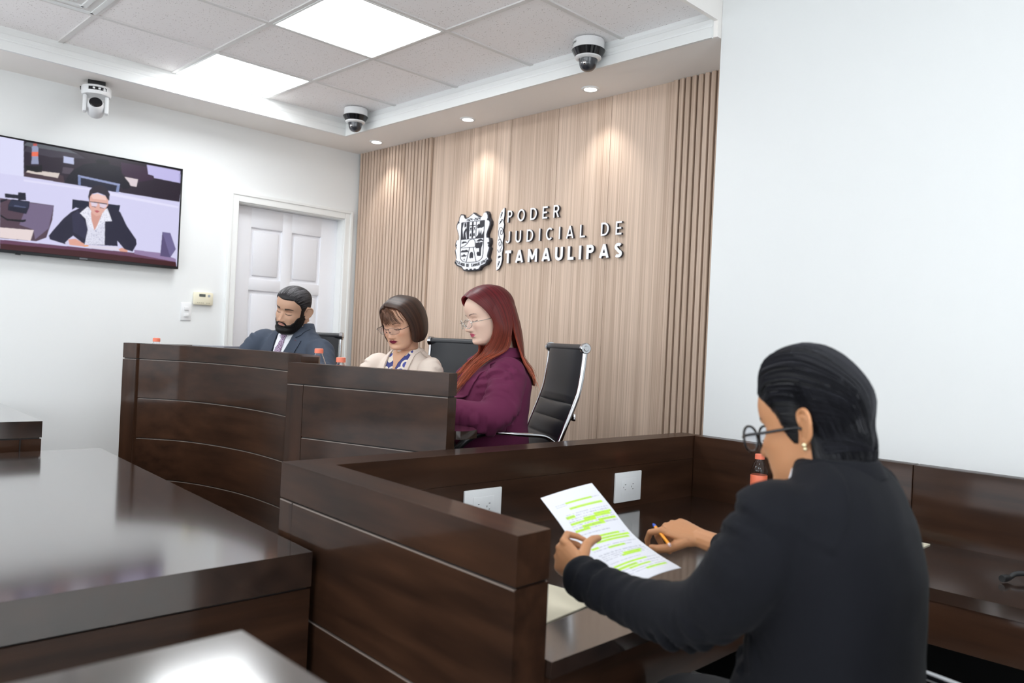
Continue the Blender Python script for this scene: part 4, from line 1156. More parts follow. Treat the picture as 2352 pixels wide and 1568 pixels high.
HZ = [-.118, -.110, -.098, -.084, -.070, -.060, -.050, -.036, -.018, 0, .014, .028, .050, .074, .094, .108, .116, .119]
HYF = [.050, .078, .089, .0875, .0905, .0915, .0925, .0915, .0895, .0885, .0915, .0955, .0955, .0870, .0680, .0430, .0180, .0]
HYB = [.000, -.012, -.026, -.044, -.060, -.068, -.075, -.083, -.091, -.097, -.100, -.102, -.100, -.088, -.068, -.043, -.018, .0]
HW = [.020, .033, .044, .052, .0575, .061, .064, .068, .072, .0745, .0755, .0765, .0765, .0715, .0580, .0390, .0170, .0005]
def head_grid(wide=1.0, jaw=1.0, cheek=1.0, nose=1.0, nz=150, na=200, lids=1.0, brow=1.0, lips=1.0):
    z = np.concatenate([np.linspace(-.118, .105, int(nz*0.86)), .105+.0139*np.sin(np.linspace(0.06, 1, nz-int(nz*.86))*PI/2)])
    a = np.linspace(0, 2*PI, na, endpoint=False)
    yf, yb, w = spl(z, HZ, HYF), spl(z, HZ, HYB), spl(z, HZ, HW)*wide
    w = w*(1+(jaw-1)*sst(-z, .03, .09))
    yc = yb+0.50*(yf-yb)
    Z, A = np.meshgrid(z, a, indexing='ij')
    c, s = np.cos(A), np.sin(A)
    n = np.where(s > 0, 2.35, 2.15)
    X = w[:, None]*np.sign(c)*np.abs(c)**(2/n)
    Y = yc[:, None]+np.where(s > 0, (yf-yc)[:, None], (yc-yb)[:, None])*np.sign(s)*np.abs(s)**(2/n)
    fr = sst(s, 0.15, 0.55)
    ax = np.abs(X)
    N_ = np.interp(Z, [-.056, -.0515, -.047, -.042, -.036, -.026, -.012, .002, .012], [0, .003, .017, .0215, .0225, .0175, .010, .0035, 0])*nose
    sg = np.interp(Z, [-.05, -.042, -.034, -.02, .01], [.0135, .0125, .0095, .0075, .0085])
    d = N_*np.exp(-(ax/sg)**2.4)
    d += .0065*nose*gs(ax-.0125, .0055)*gs(Z+.0425, .0065)                       # wings of the nose
    d -= .0115*gs(ax-.031, .0155)*gs(Z-.001, .0115)                            # eye sockets
    d += .0085*lids*gs(ax-.0315, .0125)*gs(Z+.0015, .0085)                      # lidded eyes
    d -= .0016*gs(ax-.0315, .0145)*gs(Z+.0105, .0022)
    d += .0035*brow*gs(ax-.028, .020)*gs(Z-.0185, .0065)
    d -= .002*gs(ax, .010)*gs(Z-.008, .010)
    d += .0060*cheek*gs(ax-.046, .016)*gs(Z+.028, .016)
    d += .0060*lips*gs(ax, .018)*gs(Z+.0595, .0042)+.0065*lips*gs(ax, .0165)*gs(Z+.0695, .0050)
    d -= .0030*gs(ax, .022)*gs(Z+.0645, .0020)
    d -= .0022*gs(ax, .004)*gs(Z+.0535, .0045)
    d -= .0025*gs(ax-.030, .006)*gs(Z+.055, .016)
    d -= .003*gs(ax, .02)*gs(Z+.080, .006)
    d += .0035*gs(ax, .014)*gs(Z+.098, .010)
    Y = Y+d*fr
    X = X+np.sign(X)*(.003*cheek*gs(Z+.03, .02))*fr
    P = np.stack([X, Y, Z], -1)
    return P
def gridVF(P, cap=True):
    nz, na = P.shape[:2]; V = P.reshape(-1, 3); F = []
    for i in range(nz-1):
        for k in range(na):
            a, b = i*na+k, i*na+(k+1) % na; F.append((a, b, b+na, a+na))
    if cap:
        F.append(tuple(range(na))[::-1]); F.append(tuple((nz-1)*na+k for k in range(na)))
    return V, F
def gridN(P):
    du = np.roll(P, -1, 1)-np.roll(P, 1, 1); dv = np.gradient(P, axis=0)
    n = np.cross(du, dv); n /= np.linalg.norm(n, axis=-1, keepdims=True)+1e-12
    c = P-P.mean((0, 1)); sgn = np.sign((n*c).sum(-1).mean())
    return n*sgn
def ear_parts(sh, hf, s, x0=.0715, flare=.28):
    """an ear with a rim, an inner fold and a lobe; s=+1 on the person's left"""
    def loc(p):                       # p: (back, up, out)
        b, u, o = p
        return (s*(x0+o+flare*b), -.012-b, -.008+u+0.12*b*0)
    rim = [(-.004, .012, .006), (-.005, .024, .008), (.002, .032, .010), (.014, .033, .014), (.022, .025, .017), (.024, .012, .017), (.021, -.002, .015), (.015, -.014, .012), (.008, -.023, .009), (.000, -.026, .006), (-.003, -.018, .004)]
    c = catmull([loc(p) for p in rim], 5)
    sh.tube(hf.w(c), [.0038*hf.k]*len(c), 10)
    anti = [(.004, .020, .009), (.013, .018, .013), (.016, .008, .013), (.013, -.006, .011), (.006, -.014, .008)]
    c = catmull([loc(p) for p in anti], 5); sh.tube(hf.w(c), [.0032*hf.k]*len(c), 10)
    V, F = [], []
    S2 = Shell(); S2.ball((0, 0, 0), (1, 1, 1), 10)
    q = npv(S2.V); pl = np.stack([.010+q[:, 0]*.0155, .004+q[:, 1]*.029, .008+q[:, 2]*.0045+0.40*q[:, 0]*.012], 1)
    sh.add(hf.w([loc(p) for p in pl]), S2.F)
    pl = np.stack([.003+q[:, 0]*.007, -.021+q[:, 1]*.008, .006+q[:, 2]*.004], 1); sh.add(hf.w([loc(p) for p in pl]), S2.F)
    pl = np.stack([-.005+q[:, 0]*.005, .000+q[:, 1]*.008, .002+q[:, 2]*.006], 1); sh.add(hf.w([loc(p) for p in pl]), S2.F)
    pl = np.stack([.004+q[:, 0]*.012, .004+q[:, 1]*.022, -.004+q[:, 2]*.012], 1); sh.add(hf.w([loc(p) for p in pl]), S2.F)

def hand(sh, wrist, yv, zv, side, curls, spread=0.0, thumb=None, k=1.0):
    """five separate jointed fingers on a palm. yv along the fingers, zv out of the back of the hand, side=+1 left hand, -1 right"""
    y = unit(yv); z = npv(zv)-y*(npv(zv)@y); z = unit(z); x = np.cross(y, z)*side
    W_ = lambda p: npv(wrist)+(p[0]*x+p[1]*y+p[2]*z)*k
    rings = [(-.03, .0255, .0185, 0), (-.005, .026, .0175, 0), (.02, .031, .0165, -.001), (.05, .0385, .0150, -.001), (.075, .0415, .0130, 0), (.090, .0405, .0105, 0), (.097, .036, .008, 0)]
    V, F = [], []
    n = 20
    for yy, w, t, zz in rings:
        for q in range(n):
            a = 2*PI*q/n; V.append(W_((w*np.sign(math.cos(a))*abs(math.cos(a))**.8, yy-(.010*(math.cos(a) < -.3) if yy > .07 else 0), zz+t*math.sin(a))))
    for i in range(len(rings)-1):
        for q in range(n):
            a, b = i*n+q, i*n+(q+1) % n; F.append((a, b, b+n, a+n))
    F.append(tuple(range(n))[::-1]); F.append(tuple((len(rings)-1)*n+q for q in range(n)))
    sh.add(V, F)
    kn = [(.031, .090), (.0105, .094), (-.0105, .089), (-.030, .078)]
    ln = [(.043, .026, .021), (.047, .030, .022), (.043, .028, .022), (.034, .021, .019)]
    rd = [(.0098, .0085, .0076, .0060), (.0100, .0087, .0077, .0060), (.0095, .0082, .0073, .0058), (.0085, .0073, .0065, .0052)]
    tips = []
    for i in range(4):
        p = npv((kn[i][0], kn[i][1]-.012, .001)); ang = 0.0; sp = spread*(1.5-i)*.5
        P = [p, npv((kn[i][0], kn[i][1], .002))]
        for j in range(3):
            ang += math.radians(curls[i][j])
            d = npv((math.sin(sp)*math.cos(ang), math.cos(ang)*math.cos(sp), -math.sin(ang)))
            P.append(P[-1]+d*ln[i][j])
        R = [rd[i][0]*1.02, rd[i][0], rd[i][1], rd[i][2], rd[i][3]]
        # knuckles swell a little
        pp, rr = [], []
        for j in range(len(P)-1):
            for t in (0, .33, .66):
                pp.append(P[j]*(1-t)+P[j+1]*t); rr.append((R[j]*(1-t)+R[j+1]*t)*(1.0 if t == 0 else .95))
        pp.append(P[-1]); rr.append(R[-1])
        sh.tube([W_(q) for q in pp], npv(rr)*k, 12); tips.append(W_(P[-1]))
    th = thumb or dict(d=[(.62, .70, -.30), (.35, .90, -.20), (.15, .98, -.1)])
    P = [npv((.012, .012, -.004)), npv((.024, .030, -.008))]
    for d, l in zip(th['d'], (.042, .034, .026)): P.append(P[-1]+unit(d)*l)
    R = [.0150, .0145, .0118, .0105, .0078]
    pp, rr = [], []
    for j in range(len(P)-1):
        for t in (0, .33, .66): pp.append(P[j]*(1-t)+P[j+1]*t); rr.append(R[j]*(1-t)+R[j+1]*t)
    pp.append(P[-1]); rr.append(R[-1])
    sh.tube([W_(q) for q in pp], npv(rr)*k, 12); tips.append(W_(P[-1]))
    return tips

def strandmesh(name, curves, rads, cols, m, root, sides=4):
    V, F, K = [], [], []
    for c, r, col in zip(curves, rads, cols):
        n0 = len(V); tubeVF(c, r, sides, True, None, V, F)
        cc = npv(col)*np.ones((len(c), 3)) if npv(col).ndim == 1 else npv(col)
        for q in cc: K += [q]*sides
    return pmesh(name, V, F, m, root, 70, K)
CUR = [None, None]
def pmesh(name, V, F, m, root, smooth=60, col=None):
    return mesh(name, npv(V)-npv(root.location), F, m, root, smooth=smooth, col=col)

def torso_loft(fr, spine, table, tilt=0.0, n=40, tw=0.0):
    """spine: function t-> point; table rows (t, half width, front, back)"""
    V, F = [], []
    T = npv(table)
    for t, w, f, b in T:
        c = spine(t); tan = unit(spine(t+.02)-spine(t-.02))
        tl = math.radians(tilt*min(1, max(0, t)))
        l = fr.l*math.cos(tl)-fr.u*math.sin(tl)
        l = unit(l-tan*(l@tan)); fw = np.cross(l, tan); fw = fw if fw@fr.f > 0 else -fw
        for k in range(n):
            a = 2*PI*k/n; s = math.sin(a); cc = math.cos(a)
            V.append(c+l*w*np.sign(cc)*abs(cc)**.85+fw*(f if s > 0 else b)*np.sign(s)*abs(s)**.9)
    for i in range(len(T)-1):
        for k in range(n):
            a, b_ = i*n+k, i*n+(k+1) % n; F.append((a, b_, b_+n, a+n))
    F.append(tuple(range(n))[::-1]); F.append(tuple((len(T)-1)*n+k for k in range(n)))
    return V, F
def drape(name, poly, fr, base, bvh, off, m, root, thick=0.0015, down=None, res=0.010, soft=0.0, dirv=None, col=None, edge=None):
    """cloth pieces laid on the chest: poly in (left, up) metres from base, thrown back onto the surface"""
    bm = bmesh.new()
    P = []
    for i in range(len(poly)):
        a, b = npv(poly[i]), npv(poly[(i+1) % len(poly)]); k = max(1, int(np.linalg.norm(b-a)/res))
        for t in range(k): P.append(a+(b-a)*t/k)
    f = bm.faces.new([bm.verts.new((p[0], p[1], 0)) for p in P])
    bmesh.ops.triangulate(bm, faces=[f], ngon_method='EAR_CLIP')
    for _ in range(3):
        es = [e for e in bm.edges if e.calc_length() > res*1.5]
        if not es: break
        bmesh.ops.subdivide_edges(bm, edges=es, cuts=1); bmesh.ops.triangulate(bm, faces=[g for g in bm.faces if len(g.verts) > 3])
    bmesh.ops.beautify_fill(bm, faces=bm.faces, edges=[e for e in bm.edges if not e.is_boundary])
    d = -fr.f if dirv is None else unit(dirv)
    up = fr.u if down is None else unit(down)
    uv = npv([v.co[:2] for v in bm.verts]); F = [[v.index for v in g.verts] for g in bm.faces]
    bm.verts.index_update(); F = [[v.index for v in g.verts] for g in bm.faces]
    bm.free()
    W_ = []
    last = None
    for u, v in uv:
        p = npv(base)+fr.l*u+up*v-d*0.5
        h = bvh.ray_cast(Vector(p), Vector(d), 1.2)
        if h[0] is None:
            q = bvh.find_nearest(Vector(npv(base)+fr.l*u+up*v)); W_.append(npv(q[0])+npv(q[1])*off)
        else:
            nn = unit(npv(h[1])*0.35-d*0.65); W_.append(npv(h[0])+nn*off)
    W_ = npv(W_)
    E = np.unique(np.sort(np.array([(g[i], g[(i+1) % 3]) for g in F for i in range(3)]), 1), axis=0)
    for _ in range(2): W_ = lap(W_, E, 0.3)*0.7+W_*0.3
    N = vnormals(W_, [tuple(g) for g in F])
    if (N@(-d)).mean() < 0: N = -N; F = [g[::-1] for g in F]
    n = len(W_); V = np.vstack([W_, W_-N*max(thick, .0008)])
    FF = [tuple(g) for g in F]+[tuple(i+n for i in g[::-1]) for g in F]
    from collections import Counter
    cnt = Counter(tuple(sorted((g[i], g[(i+1) % 3]))) for g in F for i in range(3))
    for g in F:
        for i in range(3):
            a, b = g[i], g[(i+1) % 3]
            if cnt[tuple(sorted((a, b)))] == 1: FF.append((b, a, a+n, b+n))
    return pmesh(name, V, FF, m, root, 50, None if col is None else np.tile(col, (len(V), 1)))

def garment(name, shells, voxel, smooth, m, root, arms, seed=0, amp=1.0, seams=()):
    V, F, E = remesh(shells, voxel, smooth)
    N = vnormals(V, F)
    d = 0.0016*amp*noise3(V, 14, seed)+0.0010*amp*noise3(V, 33, seed+3)
    for A in arms:                                        # creases at the elbow, the armpit and the cuff
        A = npv(A); L = cumlen(A)
        D = np.linalg.norm(V[:, None, :]-A[None], axis=2); i = D.argmin(1); s = L[i]; near = D.min(1) < 0.12
        for s0, wd, am in ((0.52*L[-1], .085, .0050), (0.07*L[-1], .07, .0035), (0.90*L[-1], .06, .0022)):
            q = 1.5*am*amp*gs(s-s0, wd)*np.sin((s+0.05*noise3(V, 11, seed)+.02*noise3(V, 23, seed+5))*2*PI/0.055+2.5*noise3(V, 9, seed+1))*sst(noise3(V, 13, seed+2), -.55, .35)
            d = d+np.where(near, q, 0)
    V = V+N*d[:, None]
    V = lap(V, E, 0.4)
    o = pmesh(name, V, F, m, root, 179)
    return o, V, F

def rimglasses(root, hf, m_frame, m_lens, r=.023, rz=None, round_=2.0, y0=.116, z0=-.004, tube_r=.0011, wide=.072, top_only=False, sep=.032, temple_r=.0013, drop=0.0, wrap=.012):
    rz = rz or r*0.85
    g = tubeobj = None
    parts = []
    V, F = [], []
    for s in (-1, 1):
        P = []
        for a in np.linspace(0, 2*PI, 41):
            c, q = math.cos(a), math.sin(a)
            x = s*sep+r*np.sign(c)*abs(c)**(2/round_); z = z0+drop+rz*np.sign(q)*abs(q)**(2/round_)
            P.append((x, y0-wrap*abs(x/.05)**2-.10*(z0-z)*0, z))
        if top_only: P = P[0:21]
        tubeVF(hf.w(P), tube_r*hf.k, 8, True, None, V, F)
        tp = [(s*(sep+r), y0-.58*wrap-.001, z0+.004), (s*wide, y0-.020, z0+.006), (s*(wide+.003), .06, z0+.006), (s*(wide+.004), .0, z0+.008), (s*(wide+.002), -.012, z0+.004)]
        tubeVF(hf.w(catmull(tp, 6)), temple_r*hf.k, 8, True, None, V, F)
    tubeVF(hf.w(catmull([(-sep+r, y0-.0015, z0+.004), (0, y0+.001, z0+.007), (sep-r, y0-.0015, z0+.004)], 6)), tube_r*hf.k, 8, True, None, V, F)
    for s in (-1, 1):
        tubeVF(hf.w([(s*.010, y0-.003, z0-.004), (s*.009, y0-.009, z0-.010)]), .0016*hf.k, 6, True, None, V, F)
    fr = pmesh('glasses', V, F, m_frame, root, 60)
    for s in (-1, 1):
        V, F = [], []
        n = 36
        for dy in (0, -.0012):
            for a in np.linspace(0, 2*PI, n, endpoint=False):
                c, q = math.cos(a), math.sin(a)
                x = s*sep+r*.985*np.sign(c)*abs(c)**(2/round_); z = z0+drop+rz*.985*np.sign(q)*abs(q)**(2/round_)
                V.append((x, y0-wrap*abs(x/.05)**2+dy, z))
        F = [tuple(range(n)), tuple(range(n, 2*n))[::-1]]+[(i, (i+1) % n, n+(i+1) % n, n+i) for i in range(n)]
        o = pmesh('lens', hf.w(V), F, m_lens, root, 30)
        mw = o.matrix_world.copy(); o.parent = fr; 
        # the glasses frame is placed at the person's origin, so a child needs no offset
    fr.location = (0, 0, 0)
    return fr
M_LENS = bpy.data.materials.new('spectacle_lens'); M_LENS.use_nodes = True
_n, _l = M_LENS.node_tree.nodes, M_LENS.node_tree.links; _n.clear()
_t = _n.new('ShaderNodeBsdfTransparent'); _t.inputs[0].default_value = (0.94, 0.95, 0.97, 1)
_g = _n.new('ShaderNodeBsdfGlossy'); _g.inputs[1].default_value = 0.03
_w = _n.new('ShaderNodeLayerWeight'); _p = _n.new('ShaderNodeMath'); _p.operation = 'POWER'; _p.inputs[1].default_value = 4.0
_l.new(_w.outputs['Facing'], _p.inputs[0]); _f = _n.new('ShaderNodeMath'); _f.operation = 'MULTIPLY_ADD'; _f.inputs[1].default_value = 0.3; _f.inputs[2].default_value = 0.03; _l.new(_p.outputs[0], _f.inputs[0])
_m = _n.new('ShaderNodeMixShader'); _o = _n.new('ShaderNodeOutputMaterial')
_l.new(_f.outputs[0], _m.inputs[0]); _l.new(_t.outputs[0], _m.inputs[1]); _l.new(_g.outputs[0], _m.inputs[2]); _l.new(_m.outputs[0], _o.inputs[0])

M_SKIN = attrmat('skin', rough=0.48, spec=0.35, sub=0.12)
M_HAIR = attrmat('hair_strands', rough=0.45, spec=0.32)
M_HAIRM = attrmat('hair_matte', rough=0.55, spec=0.3)

def paint(V, hf, skin, lip, brow, lash, lipw=.024, blush=0.06, brow_th=.0042, brow_w=.021, brow_z=.0195, shadow=None, iris=False):
    P = hf.loc(V); x, y, z = P.T; ax = np.abs(x)
    face = (y > .045)
    col = np.tile(npv(skin[:3]), (len(V), 1))
    def mix(mask, c):
        nonlocal col
        col = col*(1-mask[:, None])+npv(c[:3])*mask[:, None]
    dk = npv(skin[:3])
    mix(np.where(face, blush*4*gs(ax-.043, .016)*gs(z+.030, .014), 0)*0.9, dk*npv((1.08, .72, .68)))
    mix(np.where(face, .35*gs(ax, .013)*gs(z+.040, .010), 0), dk*npv((1.05, .82, .78)))
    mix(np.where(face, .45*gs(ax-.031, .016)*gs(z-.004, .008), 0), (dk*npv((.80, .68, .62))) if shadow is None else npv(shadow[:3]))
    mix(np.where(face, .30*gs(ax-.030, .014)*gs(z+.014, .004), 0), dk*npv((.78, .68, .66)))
    # lips
    up = (z+.0645); e = ax/lipw
    ul = -.0645+.0095*np.clip(1-e**2, 0, 1)*(1-.35*gs(ax, .004)); ll = -.0645-.0100*np.clip(1-e**2, 0, 1)
    lm = sst(ul-z, -.0008, .0012)*sst(z-ll, -.0008, .0012)*(e < 1)*face
    mix(lm, lip); mix(np.where(face & (e < 1.12), .75*gs(z+.0645+.001*e, .0011), 0), npv(lip[:3])*.35)
    # brows
    t = (ax-.013)/(2*brow_w); bz = brow_z+.0045*np.sin(np.clip(t, 0, 1)*PI*.75)-.003*np.clip(t-.7, 0, 1)*3
    bm_ = sst(brow_th*(1-.55*np.clip(t, 0, 1))-np.abs(z-bz), -.0006, .0012)*sst(t, -.02, .10)*sst(1.0-t, 0, .12)*face
    mix(.9*bm_, brow)
    # lowered lid and lashes
    t = (ax-.0315)/.0155; lz = -.0055-.0035*(1-t**2)
    lmask = sst(.0021-np.abs(z-lz), -.0008, .0008)*(np.abs(t) < 1.05)*face
    mix(.92*lmask, lash)
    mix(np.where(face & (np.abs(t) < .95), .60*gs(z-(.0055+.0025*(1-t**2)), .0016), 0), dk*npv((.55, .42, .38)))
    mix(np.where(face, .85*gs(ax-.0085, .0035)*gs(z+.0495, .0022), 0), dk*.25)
    return col, P

# ------------------------------------------------------------------ people: builders
def spine_fn(H, N, fr, bulge=0.02):
    H, N = npv(H), npv(N)
    return lambda t: H+(N-H)*t+fr.f*bulge*math.sin(PI*np.clip(t, 0, 1))
def collar(name, c, l, f, u, rx, ry, h, flare, m, root, a0, a1, front_drop=0.0, fold=0.8, thick=0.004, n=44):
    prof = [(0.0, -0.01), (0.0, h), (0.004, h+0.004), (0.009, h+0.001), (0.010+flare, h*(1-fold)), (0.006+flare, h*(1-fold)-0.001), (0.005, h*0.6), (0.004, -0.01)]
    V, F = [], []
    A = np.radians(np.linspace(a0, a1, n))
    for a in A:
        s = math.sin(a)
        dr = front_drop*max(0, s)**1.5
        for r, z in prof:
            V.append(npv(c)+npv(l)*(rx+r)*math.cos(a)+npv(f)*(ry+r)*s+npv(u)*(z-dr))
    k = len(prof)
    for i in range(n-1):
        for j in range(k):
            F.append((i*k+j, i*k+(j+1) % k, (i+1)*k+(j+1) % k, (i+1)*k+j))
    F.append(tuple(range(k))[::-1]); F.append(tuple((n-1)*k+j for j in range(k)))
    return pmesh(name, V, F, m, root, 50)
def mask_shell(name, hf, P, t, m, root, jitter=0.0, seed=0, colfn=None, smooth=179):
    N = gridN(P); Q = P+N*t[..., None]
    if jitter:
        f = P.reshape(-1, 3)
        j = (0.6*noise3(f, 260, seed)+0.4*noise3(f, 520, seed+1)).reshape(t.shape)*jitter
        Q = Q+N*(j*(t > 0.001))[..., None]
    V, F = gridVF(Q, True)
    c = None if colfn is None else colfn(P.reshape(-1, 3))
    o = pmesh(name, hf.w(V), F, m, root, smooth, c)
    return o, hf.w(V), F
def comb(bvh, hf, dirs, off, R=0.30):
    out = []
    for d in dirs:
        d = npv(d)/np.linalg.norm(d); p = hf.w(d*R); dw = unit(hf.c-p)
        h = bvh.ray_cast(Vector(p), Vector(dw), R*1.2)
        if h[0] is None: continue
        out.append(npv(h[0])-dw*off)
    return npv(out)
def guides_surface(G, nu, nv):
    """G: list of guide polylines (same number of points) -> dense surface (nu, nv, 3)"""
    D = np.array([catmull(g, 8) for g in G])                     # guides x points
    L = [np.interp(np.linspace(0, 1, nv), np.linspace(0, 1, D.shape[1]), np.arange(D.shape[1]))]
    i = L[0].astype(int).clip(0, D.shape[1]-2); f = L[0]-i
    D = D[:, i]*(1-f)[None, :, None]+D[:, i+1]*f[None, :, None]
    out = np.stack([catmull(D[:, k], max(2, nu//(len(G)-1))) for k in range(nv)], 1)
    return out
def surfVF(Sf, thick, N=None):
    nu, nv = Sf.shape[:2]
    du = np.gradient(Sf, axis=0); dv = np.gradient(Sf, axis=1); n = np.cross(du, dv); n /= np.linalg.norm(n, axis=-1, keepdims=True)+1e-12
    th = thick if np.ndim(thick) else np.full((nu, nv), thick)
    A = Sf.reshape(-1, 3); B = (Sf-n*th[..., None]).reshape(-1, 3); V = np.vstack([A, B]); o = nu*nv; F = []
    for i in range(nu-1):
        for k in range(nv-1):
            a = i*nv+k; F.append((a, a+1, a+nv+1, a+nv)); F.append((o+a, o+a+nv, o+a+nv+1, o+a+1))
    for i in range(nu-1):
        F.append((i*nv, i*nv+nv, o+i*nv+nv, o+i*nv)); a = i*nv+nv-1; F.append((a, o+a, o+a+nv, a+nv))
    for k in range(nv-1):
        F.append((k, o+k, o+k+1, k+1)); a = (nu-1)*nv+k; F.append((a, a+1, o+a+1, o+a))
    return V, F, n
def push_out(P, bvh, d):
    Q = []
    for p in P:
        h = bvh.find_nearest(Vector(p))
        if h[0] is None: Q.append(p); continue
        v = npv(p)-npv(h[0]); n = npv(h[1]); s = v@n
        Q.append(p if s > d else npv(h[0])+n*d)
    return npv(Q)
def trousers(root, fr, H, zf, m, foot=0.40, spread=0.10, thigh=.40):
    for s in (-1, 1):
        P = [fr.w(npv((s*.085, -.03, 0))), fr.w(npv((s*.10, thigh*.5, -.005))), fr.w(npv((s*(.10+spread*.3), thigh, -.015)))]
        P = [npv((p[0], p[1], H[2]+dz)) for p, dz in zip(P, (-.01, -.015, -.03))]
        k = P[-1]; P += [k+fr.f*.045-fr.u*.07, k+fr.f*.02-fr.u*.22, npv((*(k+fr.f*.0)[:2], zf+.08))]
        c = catmull(P, 6); V, F = tubeVF(c, np.interp(np.linspace(0, 1, len(c)), [0, .3, .55, .7, 1], [.105, .09, .072, .065, .06]), 16, True)
        o = pmesh('trouser_leg', V, F, m, root, 60)
        ft = npv((*(k)[:2], zf)); sh = Shell(); sh.ball(ft+fr.f*.06+fr.u*.04, (.045, .045, .042)); sh.ball(ft+fr.f*.13+fr.u*.03, (.042, .042, .03)); sh.ball(ft+fr.u*.05, (.04, .04, .05))
        V, F, E = remesh(sh, .008, 2); pmesh('shoe', V, F, M_BLACK, root, 60)
def body_mesh(root, hf, P, neckbase, fr, arms, paintargs, voxel=0.0025, neck_r=.055, chest=None, extra=None, ear_x=.0715, flare=.28, ears=True, hands=(), neck_back=.022):
    sh = Shell(); V, F = gridVF(P); sh.add(hf.w(V), F)
    for s in ((-1, 1) if ears else ()): ear_parts(sh, hf, s, ear_x, flare)
    N = npv(neckbase)
    a = hf.w(npv((0, -.030, -.035))); b = N-fr.u*.05
    mid = (a+N)/2-fr.f*.004
    c = catmull([a, mid, N+fr.u*.0, b], 6)
    sh.tube(c, np.interp(np.linspace(0, 1, len(c)), [0, .5, 1], [neck_r, neck_r, neck_r*1.15])*hf.k, 20, flat=(1.0, 1.0))
    # upper chest and shoulders under the clothes
    S0, S1 = npv(arms[0][0]), npv(arms[1][0])
    Mc = (S0+S1)/2; sh.tube([Mc+(S0-Mc)*.85-fr.u*.02, Mc-fr.u*.02, Mc+(S1-Mc)*.85-fr.u*.02], [.026, .048, .026], 16)
    sh.tube([N-fr.u*.04, chest if chest is not None else N-fr.u*.20], [.050, .060], 16)
    for A in arms:
        c = catmull(A, 6); sh.tube(c, np.interp(np.linspace(0, 1, len(c)), [0, .5, 1], [.040, .034, .024]), 12)
    for h in hands: hand(sh, **h)
    if extra: extra(sh)
    V, F, E = remesh(sh, voxel, 1)
    col, L = paint(V, hf, **paintargs)
    return pmesh('body', V, F, M_SKIN, root, 179, col), V, F, col, L

def angle_of(P, y0=-0.012):
    return np.degrees(np.arctan2(np.abs(P[..., 0]), P[..., 1]-y0))

